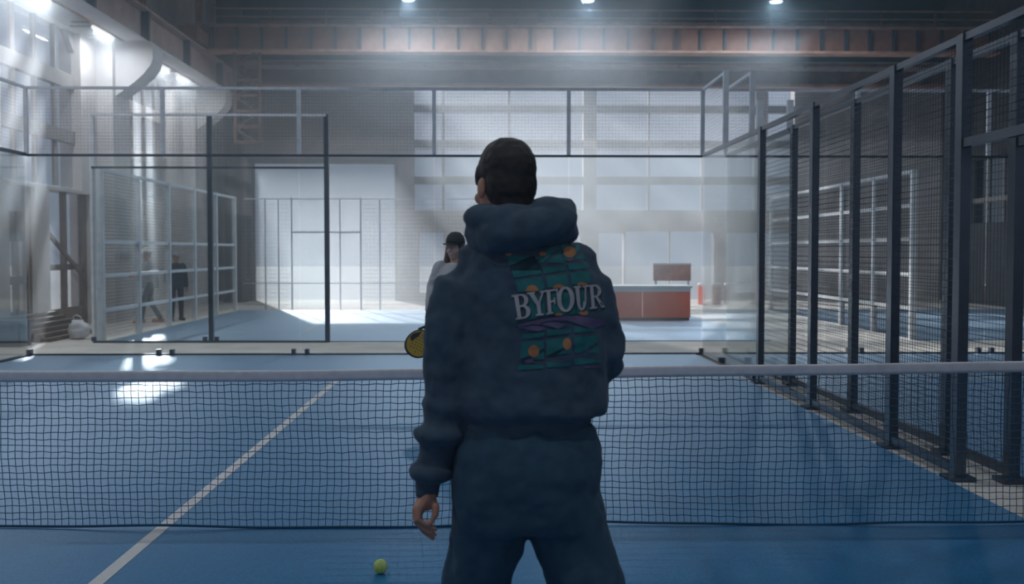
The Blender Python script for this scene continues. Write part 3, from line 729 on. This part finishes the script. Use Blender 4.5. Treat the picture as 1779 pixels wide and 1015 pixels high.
def person(name, lab, J, face, hair, style, skin=None, voxel=.008, group=None, hands=True, curl=(.5, .5)):
    """continuous body from joint positions (world): head, neck, pelvis, sh/el/wr/hip/kn/an L and R"""
    mb = MB(); skin = skin or M_SKIN
    s = J.get('s', 1.0); head_prims(mb, J['head'], face, s)
    r, f, u = frame(face)
    chest = (J['shL'] + J['shR']) * .5
    mb.caps([J['pelvis'], J['pelvis'].lerp(chest, .5), chest - u * .06], [.115 * s, .105 * s, .12 * s], 16)
    mb.caps([J['shL'] - u * .02, J['shR'] - u * .02], [.05 * s, .05 * s], 12); mb.caps([J['pelvis'] + r * .05 * s, J['pelvis'] - r * .05 * s], [.105 * s, .105 * s])
    for S in 'LR':
        mb.caps([J['sh' + S], J['el' + S], J['wr' + S]], [.046 * s, .037 * s, .026 * s]); mb.caps([J['hip' + S], J['kn' + S], J['an' + S]], [.078 * s, .05 * s, .036 * s])
        if hands:
            dd = J.get('hd' + S) or (J['wr' + S] - J['el' + S]); pn = J.get('pn' + S) or (f * .6 + (r if S == 'L' else -r))
            if J.get('custom' + S): J['custom' + S](mb)
            else: hand_prims(mb, J['wr' + S], dd, pn, s, curl[0 if S == 'L' else 1], -1 if S == 'L' else 1)
        toe = J['an' + S] + Vector(J.get('toe' + S, f)) * .14 * s - u * .035 * s
        mb.caps([J['an' + S] - u * .03 * s, toe], [.036 * s, .03 * s])
    o = remesh(mb, name, skin, None, voxel, 2)
    tag(o, lab, 'person', group)
    face_parts(o, J['head'], face, s, hair, style)
    return o

def shoes(person_o, J, face, m, sole, s=1.0):
    r, f, u = frame(face)
    for S in 'LR':
        a = J['an' + S]; d = Vector(J.get('toe' + S, f)); d = Vector((d.x, d.y, 0)).normalized(); z0 = J.get('ground', 0)
        b = Vector((a.x, a.y, z0)); mb = MB()
        mb.caps([b - d * .055 * s + u * .055 * s, b + d * .05 * s + u * .05 * s, b + d * .16 * s + u * .042 * s], [.046 * s, .047 * s, .038 * s]); mb.caps([b + u * .05 * s, b + u * .115 * s], [.045 * s, .043 * s])
        o = remesh(mb, 'shoe', m, person_o, .009 * s, 2)
        mb = MB(); rr = []
        for z, k in ((0.001, 1), (.022, 1.03)):
            ring = []
            for q in range(20):
                t = 2 * PI * q / 20; ring.append(b + d * (.05 + .145 * math.cos(t)) * s + d.cross(u) * .05 * s * k * math.sin(t) + u * z * s)
            rr.append(ring)
        mb.loft(rr); sl = mb.build('sole', sole); sl.parent = o

# ---- the hooded player walking away ---------------------------------
MY = 2.95
SCALE = FPX / MY
def m(px, py, dy=0.0): return P(px, py, MY + dy)
face_m = Vector((-.42, .9, 0)).normalized()
GZ = .014
J = dict(s=.98)
J['head'] = m(876, 322, .0); J['pelvis'] = m(915, 840); J['shL'] = m(825, 462); J['shR'] = m(1008, 468)
J['elL'] = m(783, 665, -.02); J['wrL'] = m(742, 856, -.02); J['elR'] = m(1048, 610, .0); J['wrR'] = m(985, 640, .24)
J['hipL'] = m(866, 880); J['hipR'] = m(966, 880)
J['knL'] = m(815, 1130, .14); J['anL'] = P(800, 1330, MY + .16); J['knR'] = m(1040, 1150, .02); J['anR'] = P(1075, 1365, MY - .2)
J['anL'].z = GZ + .09; J['anR'].z = GZ + .09; J['ground'] = GZ
J['toeL'] = Vector((-.15, 1, 0)); J['toeR'] = Vector((.1, 1, 0)); J['hdR'] = Vector((-.6, .6, -.1)); J['pnR'] = Vector((0, .2, -1))
def lhand(mb):
    c = lambda px, py, dy: m(px, py, dy)
    mb.caps([c(742, 850, -.02), c(741, 872, -.02)], [.027, .026], 12)
    # palm: back of the hand on the picture left
    mb.caps([c(738, 866, -.03), c(724, 886, -.032)], [.019, .0145], 12); mb.caps([c(736, 866, -.012), c(725, 888, -.012)], [.019, .0145], 12)
    mb.caps([c(740, 868, .006), c(727, 890, .008)], [.018, .014], 12); mb.caps([c(743, 866, -.045), c(727, 884, -.05)], [.016, .013], 12)
    F = [((727, 884, -.052), (726, 903, -.056), (740, 911, -.05), (756, 920, -.042)),
         ((723, 886, -.033), (723, 907, -.036), (738, 920, -.032), (755, 929, -.026)),
         ((724, 888, -.012), (725, 909, -.014), (738, 924, -.010), (752, 935, -.006)),
         ((727, 890, .008), (730, 907, .008), (740, 917, .010), (750, 925, .012))]
    for path in F: mb.caps([c(*q) for q in path], [.0108, .0098, .0088, .0074], 10)
    mb.caps([c(750, 862, -.035), c(757, 880, -.046), c(756, 896, -.052), c(748, 908, -.054)], [.0165, .0125, .0105, .0085], 10)
J['customL'] = lhand
man = person('person', 'person in a black hooded sweatshirt walking away toward the net', J, face_m, M_HAIR, 'short', voxel=.0045)
mb = MB()
rp = []
for k in range(24):
    t = 2 * PI * k / 24; rp.append(m(723, 903, -.036) + Vector((.0118 * math.cos(t), .0118 * math.sin(t), .002 * math.cos(t))))
rings = [[p_ + (p_ - m(723, 903, -.036)).normalized() * (.0012 * math.cos(2 * PI * q / 6)) + Vector((0, 0, .0016 * math.sin(2 * PI * q / 6))) for q in range(6)] for p_ in rp]
mb.loft(rings, False, True); rg = mb.build('finger_ring', mat('silver', (.75, .75, .76), .25, 1), None, True); rg.parent = man

# sweatshirt
hd = MB()
secs = []
for py, l, r_, dep, dy in ((738, 806, 1022, .135, 0), (724, 800, 1026, .145, 0), (714, 792, 1054, .165, 0), (696, 790, 1057, .17, 0), (660, 796, 1054, .165, 0), (600, 800, 1056, .16, 0), (540, 800, 1056, .158, 0), (490, 800, 1046, .15, 0), (455, 806, 1030, .135, .0), (428, 822, 1004, .115, .0), (408, 846, 975, .09, .0), (390, 856, 952, .08, .0)):
    a_ = m(l, py); b_ = m(r_, py); secs.append(((a_.x + b_.x)/2, MY + dy, a_.z, (b_.x - a_.x)/2, dep))
hd.rings_xy(list(reversed(secs)), 32, 2.4)
q = lambda px: px / SCALE
hd.caps([m(830, 462), m(800, 500, -.01), m(786, 560, -.02), m(783, 640, -.02), m(781, 700, -.02), m(768, 752, -.02), m(755, 812, -.02)], [q(44), q(48), q(50), q(48), q(42), q(36), q(31)], 20)
hd.ell(m(768, 754, -.03), (q(50), q(48), q(24))); hd.ell(m(751, 818, -.02), (q(42), q(42), q(22))); hd.ell(m(777, 700, -.02), (q(43), q(46), q(22)))
hd.ell(m(757, 785, -.02), (q(31), q(34), q(22)))
hd.caps([m(1000, 462), m(1022, 500, .0), m(1040, 560, .0), m(1047, 605, .01), m(1043, 628, .03)], [q(42), q(41), q(40), q(39), q(37)], 20)
hd.caps([m(1047, 612, .0), m(1030, 635, .12), m(995, 645, .22)], [q(37), q(36), q(32)], 18); hd.ell(m(1050, 632, .05), (q(33), q(40), q(28)))
hoodie = remesh(hd, 'sweatshirt', M_HOOD, man, .008, 5, [(.016, .07), (.006, .03)])
# hood lying on the back, its tip to the right
ho = MB()
ho.ell(m(905, 392, -.055), (q(101), q(62), q(37)), Euler((0, math.radians(9), 0)), 24, 14)
ho.ell(m(958, 374, -.05), (q(43), q(52), q(33)), Euler((0, math.radians(4), 0)), 20, 12)
ho.caps([m(935, 362, -.03), m(982, 362, -.03)], [q(19), q(19)], 14)
ho.caps([m(846, 398, .02), m(838, 408, -.03), m(860, 412, -.10), m(920, 400, -.13), m(975, 385, -.10)], [q(30), q(33), q(34), q(34), q(28)], 16)
ho.caps([m(842, 398, .03), m(860, 392, .09), m(905, 390, .11), m(945, 385, .08), m(965, 378, .02)], [q(25), q(24), q(24), q(24), q(24)], 14)
ho.ell(m(968, 400, -.05), (q(34), q(50), q(24)))
hood = remesh(ho, 'hood', M_HOOD, man, .007, 5, [(.012, .06), (.004, .025)])
# ribbed hem and cuff
mb = MB(); sec = []
for py, l, r_ in ((748, 810, 1020), (744, 806, 1024), (722, 802, 1028), (716, 806, 1024)):
    a_ = m(l, py); b_ = m(r_, py); sec.append(((a_.x + b_.x)/2, MY, a_.z, (b_.x - a_.x)/2, .142))
mb.rings_xy(sec, 40, 2.4); hem = mb.build('hem_rib', M_HOOD, None, True); hem.parent = man
mb = MB(); mb.tube([m(745, 826, -.02), m(743, 838, -.02), m(742, 856, -.02), m(742, 862, -.02)], [q(22), q(22), q(20.5), q(19.5)], 20); cf = mb.build('cuff', M_HOOD, None, True); cf.parent = man
mb = MB(); mb.tube([m(1000, 645, .21), m(985, 640, .25)], [q(24), q(22)], 16); cf = mb.build('cuff', M_HOOD, None, True); cf.parent = man
# trousers
tr = MB(); secs = []
for py, l, r_, dep in ((725, 812, 1020, .13), (745, 800, 1034, .145), (780, 788, 1043, .165), (815, 784, 1043, .17), (850, 783, 1037, .165), (885, 784, 1040, .155), (915, 790, 1045, .14)):
    a_ = m(l, py); b_ = m(r_, py); secs.append(((a_.x + b_.x)/2, MY, a_.z, (b_.x - a_.x)/2, dep))
tr.rings_xy(list(reversed(secs)), 30, 2.4)
tr.caps([m(856, 860), m(852, 915), m(840, 965, .02), m(825, 1015, .06), m(813, 1100, .14), m(804, 1190, .15), J['anL'] + Vector((0, 0, .12))], [q(70), q(68), q(63), q(61), q(62), q(58), q(48)], 22)
tr.caps([m(970, 860), m(984, 910), m(1001, 960, .0), m(1017, 1015, .0), m(1040, 1110, .0), m(1058, 1220, -.08), J['anR'] + Vector((0, 0, .12))], [q(72), q(70), q(67), q(67), q(66), q(60), q(48)], 22)
trous = remesh(tr, 'trousers', M_TROU, man, .009, 5, [(.02, .09), (.007, .035)])
shoes(man, J, (0, 1, 0), M_BLACK, M_WHITE, 1.05)

# print on the back of the sweatshirt
hb_ = BVHTree.FromObject(hoodie, bpy.context.evaluated_depsgraph_get()) if False else None
bmx = bmesh.new(); bmx.from_mesh(hoodie.data); tree = BVHTree.FromBMesh(bmx)
def onback(px, py, off):
    p_ = m(px, py); h_ = tree.ray_cast(Vector((p_.x, MY - 1.0, p_.z)), Vector((0, 1, 0)))
    if h_[0] is None: return Vector((p_.x, MY - .15, p_.z))
    # keep size in the picture: step toward the camera along the view line
    t = (h_[0].y - 0) / MY
    w0 = Vector((p_.x * t, h_[0].y, CAMZ + (p_.z - CAMZ) * t))
    h2 = tree.ray_cast(Vector((w0.x, MY - 1.0, w0.z)), Vector((0, 1, 0)))
    y = h2[0].y if h2[0] is not None else w0.y
    return Vector((w0.x, y - off, w0.z))
def decal(name, polys, mtl, off, parent, step=7):
    """polys: list of outlines in picture coordinates; laid on the cloth"""
    bm = bmesh.new()
    for pl in polys:
        vs_ = [bm.verts.new((x, y, 0)) for x, y in pl]; 
        try: bm.faces.new(vs_)
        except ValueError: pass
    bmesh.ops.triangulate(bm, faces=bm.faces[:])
    for _ in range(4):
        le = [e for e in bm.edges if e.calc_length() > step]
        if not le: break
        bmesh.ops.subdivide_edges(bm, edges=le, cuts=1, use_grid_fill=False)
        bmesh.ops.triangulate(bm, faces=bm.faces[:])
    for v in bm.verts: v.co = onback(v.co.x, v.co.y, off)
    bmesh.ops.recalc_face_normals(bm, faces=bm.faces[:])
    me = bpy.data.meshes.new(name); bm.to_mesh(me); bm.free(); me.materials.append(mtl)
    for p_ in me.polygons: p_.use_smooth = True
    o = bpy.data.objects.new(name, me); COL.objects.link(o); o.parent = parent; return o
def disc(cx, cy, rx, ry, a0=0, a1=360, n=20):
    pts_ = [(cx + rx * math.cos(math.radians(a0 + (a1 - a0) * i / n)), cy + ry * math.sin(math.radians(a0 + (a1 - a0) * i / n))) for i in range(n if a1 - a0 == 360 else n + 1)]
    return pts_
# crop coordinates (865x1015 for 230x270 px) to picture pixels
Z = lambda pl: [(860 + x * 230 / 865, 400 + y * 270 / 1015) for x, y in pl]
teal = [[(75, 165), (235, 170), (180, 228), (95, 232)], [(195, 230), (245, 185), (280, 178), (285, 232)], [(285, 180), (360, 110), (420, 98), (315, 212), (292, 216)], [(335, 212), (425, 135), (450, 215)], [(430, 96), (545, 88), (560, 120), (490, 195), (455, 200)], [(525, 188), (572, 145), (600, 190)],
        [(106, 264), (300, 262), (302, 285), (122, 312)], [(305, 240), (460, 240), (470, 260), (318, 285)], [(470, 215), (605, 218), (612, 248), (485, 262)],
        [(128, 330), (305, 305), (325, 375), (300, 400), (150, 405)], [(330, 303), (470, 285), (478, 330), (470, 365), (345, 378)], [(490, 282), (612, 266), (622, 300), (618, 345), (500, 358)],
        [(210, 440), (320, 425), (330, 560), (195, 590)], [(340, 420), (520, 400), (525, 545), (345, 560)], [(530, 400), (605, 390), (606, 552), (530, 545)],
        [(180, 680), (318, 668), (320, 695), (178, 712)], [(335, 650), (495, 648), (498, 672), (338, 690)], [(512, 630), (660, 645), (655, 658), (514, 672)],
        [(168, 735), (318, 718), (322, 845), (165, 842)], [(335, 714), (495, 698), (496, 800), (335, 822)], [(515, 695), (668, 685), (670, 730), (560, 800), (518, 800)], [(600, 800), (672, 750), (680, 802)],
        [(150, 875), (320, 882), (318, 902), (145, 916)], [(335, 862), (495, 860), (496, 885), (338, 898)], [(512, 835), (685, 840), (686, 860), (514, 880)]]
for p_ in teal: decal('print_panel', [Z(p_)], M_TEAL, .0022, hoodie)
bars = [[(165, 842), (235, 815), (322, 770), (322, 790), (250, 830), (200, 850)], [(335, 822), (440, 770), (470, 765), (390, 822)], [(95, 232), (180, 228), (235, 170), (255, 170), (200, 230), (300, 232), (300, 258), (100, 262)]]
for p_ in bars: decal('print_bar', [Z(p_)], M_PSHA, .0026, hoodie)
balls = [disc(88, 157, 22, 10), disc(312, 155, 24, 12), disc(487, 142, 40, 36), disc(242, 398, 42, 40, 180, 360), disc(415, 378, 38, 26, 180, 360), disc(570, 358, 36, 18, 180, 360), disc(578, 540, 28, 16), disc(415, 550, 26, 8), disc(275, 608, 22, 6), disc(253, 790, 36, 40), disc(470, 742, 28, 37)]
for p_ in balls: decal('print_dot', [Z(p_)], M_PORA, .003, hoodie)
sw = [[(145, 618), (300, 580), (440, 562), (560, 560), (660, 575), (735, 598), (690, 620), (630, 645), (560, 618), (470, 590), (380, 590), (250, 612), (150, 632)], [(300, 612), (380, 598), (470, 612), (415, 645), (360, 628)], [(150, 636), (260, 622), (335, 638), (285, 662)]]
for p_ in sw: decal('print_swoosh', [Z(p_)], M_PURP, .0034, hoodie)
pale = [[(470, 190), (510, 178), (515, 195), (480, 205)], [(190, 850), (240, 838), (260, 862), (205, 870)], [(380, 848), (450, 850), (430, 862)], [(570, 888), (690, 884), (690, 890), (600, 898)]]
for p_ in pale: decal('print_highlight', [Z(p_)], M_PURP, .003, hoodie)
# lettering BYFOUR, serif capitals drawn in unit boxes (x right, y down)
def thick(p0, p1, w0, w1=None):
    w1 = w0 if w1 is None else w1; return [(p0[0] - w0/2, p0[1]), (p0[0] + w0/2, p0[1]), (p1[0] + w1/2, p1[1]), (p1[0] - w1/2, p1[1])]
def ring_(cx, cy, rx, ry, ix, iy, a0=0, a1=360, n=18):
    ps = []
    for i in range(n):
        t0, t1 = (math.radians(a0 + (a1 - a0) * k / n) for k in (i, i + 1))
        ps.append([(cx + rx * math.cos(t0), cy + ry * math.sin(t0)), (cx + rx * math.cos(t1), cy + ry * math.sin(t1)), (cx + ix * math.cos(t1), cy + iy * math.sin(t1)), (cx + ix * math.cos(t0), cy + iy * math.sin(t0))])
    return ps
R_ = lambda x0, x1, y0, y1: [(x0, y0), (x1, y0), (x1, y1), (x0, y1)]
LET = {
 'B': [R_(.12, .36, 0, 1), R_(0, .5, 0, .07), R_(0, .5, .93, 1), R_(.36, .5, .45, .52)] + ring_(.5, .26, .40, .26, .16, .19, -90, 90, 10) + ring_(.5, .725, .46, .275, .2, .2, -90, 90, 10),
 'Y': [[(.02, 0), (.30, 0), (.58, .5), (.42, .62)], [(.80, 0), (.90, 0), (.58, .56), (.48, .5)], R_(.38, .62, .5, 1), R_(-.04, .40, 0, .07), R_(.66, 1.02, 0, .07), R_(.24, .76, .93, 1)],
 'F': [R_(.14, .40, 0, 1), R_(.0, .92, 0, .08), R_(.84, .92, .08, .28), R_(.40, .72, .45, .53), R_(.64, .72, .36, .62), R_(0, .56, .93, 1)],
 'O': ring_(.5, .5, .5, .52, .24, .43),
 'U': [R_(.10, .36, 0, .68), R_(.70, .82, 0, .68), R_(0, .48, 0, .07), R_(.58, .96, 0, .07)] + ring_(.46, .66, .36, .36, .11, .27, 0, 180, 10),
 'R': [R_(.12, .36, 0, 1), R_(0, .5, 0, .07), R_(0, .48, .93, 1), R_(.36, .5, .46, .53)] + ring_(.5, .265, .38, .265, .14, .195, -90, 90, 10) + [[(.42, .52), (.62, .50), (.98, .93), (1.06, 1), (.78, 1)]],
}
boxes = {'B': ((108, 425), (225, 408), (137, 585), (240, 570)), 'Y': ((212, 408), (332, 392), (245, 562), (340, 552)), 'F': ((322, 392), (415, 380), (335, 552), (420, 538)),
         'O': ((398, 375), (516, 366), (408, 538), (520, 524)), 'U': ((512, 366), (612, 358), (530, 526), (610, 514)), 'R': ((605, 358), (695, 352), (618, 515), (712, 502))}
def letter(ch, dx=0, dy=0):
    (a0, a1), (b0, b1), (c0, c1), (d0, d1) = boxes[ch]; out_ = []
    for pl in LET[ch]:
        out_.append([(a0 * (1 - x) * (1 - y) + b0 * x * (1 - y) + c0 * (1 - x) * y + d0 * x * y + dx, a1 * (1 - x) * (1 - y) + b1 * x * (1 - y) + c1 * (1 - x) * y + d1 * x * y + dy) for x, y in pl])
    return out_
for ch in 'BYFOUR': decal('letter_shadow', [Z(p_) for p_ in letter(ch, 7, 7)], M_PSHA, .0040, hoodie, 12)
for ch in 'BYFOUR':
    o = decal('letter', [Z(p_) for p_ in letter(ch)], M_PWHT, .0048, hoodie, 12); o['label'] = 'white serif capital %s of BYFOUR' % ch
bmx.free()

# ---- woman across the net with a racket -------------------------------
def standing(X, Y, face, h, lean=0, gz=.0):
    s = h / 1.78; r, f, u = frame(face); b = Vector((X, Y, gz)); j = dict(s=s, ground=gz)
    at = lambda a, c, z: b + r * (a * s) + f * (c * s) + u * (z * s)
    j['head'] = at(0, .03 + lean, 1.655); j['pelvis'] = at(0, 0, .96)
    for S, g in (('L', -1), ('R', 1)):
        j['sh' + S] = at(g * .18, lean * .6, 1.42); j['el' + S] = at(g * .24, -.02, 1.13); j['wr' + S] = at(g * .25, .08, .88)
        j['hip' + S] = at(g * .095, 0, .92); j['kn' + S] = at(g * .11, .03, .51); j['an' + S] = at(g * .12, -.01, .09)
        j['toe' + S] = f + r * g * .2
    return j, at
def jacket(po, J, mtl, s, bulk=1.0, hemz=.82, name='jacket', wr=.92):
    mb = MB(); r = (J['shR'] - J['shL']).normalized(); u = Vector((0, 0, 1)); c = (J['shL'] + J['shR'])/2; p_ = J['pelvis']
    secs = [(p_.x, p_.y, p_.z - .12 * s, .19 * s * bulk, .14 * s * bulk), (p_.x, p_.y, p_.z, .19 * s * bulk, .145 * s * bulk), (p_.x * .5 + c.x * .5, p_.y * .5 + c.y * .5, (p_.z + c.z)/2, .185 * s * bulk, .14 * s * bulk), (c.x, c.y, c.z - .08 * s, .19 * s * bulk, .135 * s * bulk), (c.x, c.y, c.z + .0, .16 * s, .11 * s), (c.x, c.y, c.z + .07 * s, .085 * s, .085 * s)]
    mb.rings_xy(secs, 24, 2.3)
    for S in 'LR':
        mb.caps([J['sh' + S], J['el' + S], J['el' + S].lerp(J['wr' + S], wr)], [.072 * s * bulk, .062 * s * bulk, .046 * s * bulk])
    return remesh(mb, name, mtl, po, .011, 4, [(.014, .06)])
def trousers(po, J, mtl, s):
    mb = MB(); p_ = J['pelvis']
    mb.rings_xy([(p_.x, p_.y, p_.z - .13 * s, .165 * s, .125 * s), (p_.x, p_.y, p_.z - .02 * s, .17 * s, .13 * s), (p_.x, p_.y, p_.z + .1 * s, .155 * s, .12 * s)], 20, 2.2)
    for S in 'LR': mb.caps([J['hip' + S], J['kn' + S], J['an' + S] + Vector((0, 0, .02))], [.095 * s, .072 * s, .062 * s])
    return remesh(mb, 'trousers', mtl, po, .011, 4, [(.012, .07)])
def cap(po, c, face, s, mtl):
    r, f, u = frame(face); mb = MB(); rings = []
    for z, k in ((.03, 1.06), (.075, 1.06), (.115, .9), (.148, .55), (.157, .1)):
        rings.append([c + (r * (.084 * k * math.cos(2*PI*q_/20)) + f * (.104 * k * math.sin(2*PI*q_/20) - .012) + u * z) * s for q_ in range(20)])
    mb.loft(rings); o = mb.build('cap', mtl, None, True); o.parent = po
    mb = MB(); top = []; bot = []
    for i in range(13):
        t = PI * i / 12; top.append(c + (r * .078 * math.cos(t) + f * (.07 + .10 * math.sin(t)) + u * (.045 - .012 * math.sin(t))) * s); bot.append(top[-1] - u * .006 * s)
    n = 13; mb.add(top + bot, [tuple(range(n)), tuple(range(2*n - 1, n - 1, -1))] + [(i, i + n, (i + 1) % n + n, (i + 1) % n) for i in range(n)])
    v = mb.build('visor', mtl); v.parent = o
    return o
WY = 9.9; hc = P(793, 431, WY); fw = Vector((-.45, -.9, 0)).normalized()
JW, at = standing(hc.x, WY, fw, 1.70, 0, GZ)
hp = P(744, 552, WY - .1); ep = P(752, 508, WY - .02)
# her right hand (picture left) holds the racket
JW['wrR'] = P(746, 540, WY - .08); JW['elR'] = P(753, 498, WY + .02); JW['shR'] = P(765, 466, WY)
JW['hdR'] = Vector((-.25, -.35, -1)); JW['pnR'] = Vector((.9, -.2, -.2))
wom = person('person', 'person in a white jacket and dark cap holding a yellow racket', JW, fw, M_BROWNH, 'long', mat('light_skin', (.72, .42, .34), .55), .0075, curl=(.5, 1.25))
jacket(wom, JW, mat('white_jacket', (.52, .5, .5), .8, 0, .06, 9), JW['s'], 1.08)
trousers(wom, JW, mat('grey_sweatpants', (.16, .16, .17), .9), JW['s'])
shoes(wom, JW, fw, M_WHITE, M_WHITE, JW['s'])
cap(wom, JW['head'], fw, JW['s'], mat('charcoal_cap', (.03, .03, .035), .8))
mb = MB(); cz = JW['head'] - Vector((0, 0, .20)); rings = []
for z, rr_ in ((-.05, .13), (-.01, .115), (.03, .09), (.05, .075)): rings.append([cz + Vector((rr_ * math.cos(2*PI*k/20), rr_ * .9 * math.sin(2*PI*k/20) , z)) for k in range(20)])
mb.loft(rings, False); sf = mb.build('collar', mat('beige_collar', (.42, .37, .33), .9), None, True); sf.parent = wom
# racket
rk0 = P(745, 558, WY - .11); rc = P(727, 597, WY - .16)
ax = (rc - rk0).normalized(); nrm = Vector((.25, -1, .1)); nrm = (nrm - ax * nrm.dot(ax)).normalized(); sd = ax.cross(nrm)
rk = thing('padel_racket', 'yellow and black padel racket held by the person in white', 'racket', tuple(rk0))
def attach_w(o): o.parent = rk; o.matrix_parent_inverse = Matrix.Translation(-rk0)
mb = MB(); mb.caps([rk0 - ax * .06, rk0 + ax * .07], [.016, .016], 10); o = mb.build('handle', M_BLACK, None, True); attach_w(o)
RC = rc + ax * .0
def teardrop(k): 
    ps = []
    for i in range(36):
        t = 2 * PI * i / 36; a_ = .135 * math.cos(t); b__ = .122 * math.sin(t) * (1 + .12 * math.cos(t)); ps.append((a_ * k, b__ * k))
    return ps
mb = MB(); rings = []
for off, k in ((-.019, .93), (-.014, 1), (.014, 1), (.019, .93)): rings.append([RC + ax * a_ + sd * b__ + nrm * off for a_, b__ in teardrop(k)])
mb.loft(rings); o = mb.build('racket_frame', M_BLACK, None, True); attach_w(o)
yel = mat('racket_yellow', (.55, .33, .03), .5)
for sg in (-1, 1):
    mb = MB(); n = 36; ps = [RC + ax * (a_ * .9) + sd * (b__ * .9) + nrm * (sg * .0195) for a_, b__ in teardrop(1)]
    ps2 = [p_ + nrm * sg * .001 for p_ in ps]; mb.add(ps + ps2, [tuple(range(n)), tuple(range(2*n-1, n-1, -1))] + [(i, i + n, (i+1) % n + n, (i+1) % n) for i in range(n)]); o = mb.build('face_sheet', yel); attach_w(o)
    mb = MB()
    for (a_, b__) in [(ia * .028, ib * .028) for ia in range(-3, 4) for ib in range(-3, 4) if ia * ia + ib * ib <= 9]:
        c_ = RC + ax * a_ + sd * b__ + nrm * (sg * .0207); mb.add([c_ + ax * (.006 * math.cos(PI*k/3)) + sd * (.006 * math.sin(PI*k/3)) for k in range(6)], [tuple(range(6))])
    o = mb.build('hole_pattern', M_BLACK, None, kind='stuff'); attach_w(o)
    mb = MB(); c_ = RC + nrm * (sg * .0206); mb.add([c_ - ax * .115 + sd * .02, c_ - ax * .06 + sd * .085, c_ - ax * .02 + sd * .1, c_ + ax * .01 + sd * .07, c_ - ax * .06 + sd * .03], [(0, 1, 2, 3, 4)]); o = mb.build('stripe', M_BLACK); attach_w(o)
mb = MB(); mb.caps([rk0 + ax * .05, RC - ax * .125 + sd * .05], [.012, .012], 8); mb.caps([rk0 + ax * .05, RC - ax * .125 - sd * .05], [.012, .012], 8); o = mb.build('throat', M_BLACK, None, True); attach_w(o)

# ---- figures behind the railed fence ----------------------------------
def bystander(px, py, hpx, lab, face, top, legs_, shoe, capm, hair=M_HAIR, lean=0.0, arm=None):
    Y = CAMZ / ((py - 437) / FPX); b = P(px, py, Y); h = hpx * Y / FPX
    j, at = standing(b.x, Y, face, h, lean, 0)
    if arm:
        j['elR'] = at(.22, .12, 1.16); j['wrR'] = at(.16, .36, 1.2); j['elL'] = at(-.22, .10, 1.14); j['wrL'] = at(-.14, .34, 1.12)
        j['anL'] = at(-.1, .22, .09); j['knL'] = at(-.1, .16, .52); j['anR'] = at(.1, -.22, .1); j['knR'] = at(.1, .0, .5)
    po = person('person', lab, j, face, hair, 'capped' if capm else 'short', None, .012)
    jacket(po, j, top, j['s'], 1.05); trousers(po, j, legs_, j['s']); shoes(po, j, face, shoe, shoe, j['s'])
    if capm: cap(po, j['head'], face, j['s'], capm)
bystander(262, 560, 128, 'person with a white cap and orange shoes behind the railed fence', Vector((-.9, -.35, 0)), mat('grey_jersey', (.36, .37, .38), .9), mat('navy_trousers', (.03, .04, .055), .9), mat('orange_shoe', (.65, .18, .07), .6), mat('cream_cap', (.9, .88, .8), .8), lean=.05, arm=True)
bystander(307, 556, 118, 'person in dark clothes standing farther along the railed fence', Vector((.5, -.8, 0)), mat('black_coat', (.04, .045, .055), .9), mat('dark_jeans', (.035, .04, .05), .9), M_BLACK, mat('pale_cap', (.6, .6, .62), .8))


# ------------------------------------------------------------------ haze added to imitate lens glare and lifted darks
def haze(name, x0, x1, y0, y1, z0, z1, dens, g, lab, col=(.93, .97, 1.0)):
    hz = MB(); hz.box(x0, x1, y0, y1, z0, z1)
    hm = bpy.data.materials.new(name); hm.use_nodes = True; nt = hm.node_tree
    for n in list(nt.nodes): nt.nodes.remove(n)
    o_ = nt.nodes.new('ShaderNodeOutputMaterial'); v_ = nt.nodes.new('ShaderNodeVolumeScatter')
    v_.inputs['Color'].default_value = (*col, 1); v_.inputs['Density'].default_value = dens; v_.inputs['Anisotropy'].default_value = g
    nt.links.new(v_.outputs[0], o_.inputs['Volume'])
    h = hz.build(name, hm); tag(h, lab, None, kind='stuff')
haze('dusty_haze', XL + .01, XR - .01, YB + .01, YF - .01, .02, ZR - .01, HAZE, HAZE_G, 'thin dusty haze hanging in the whole hall', (.62, .84, 1.0))
haze('sunlit_haze', XL + .03, 3.3, 17.0, 24.4, .03, 6.6, HAZE2, HAZE_G, 'sunlit haze above the far court')
haze('sunlit_haze', XL + .03, 7.5, 24.6, YF - .03, .03, 6.6, HAZE2 * 1.3, HAZE_G, 'thick sunlit haze before the end windows')
haze('window_haze', XL + .05, -6.98, 5.0, YF - .05, .04, 6.15, HAZE3, HAZE_G, 'bright haze along the side windows')
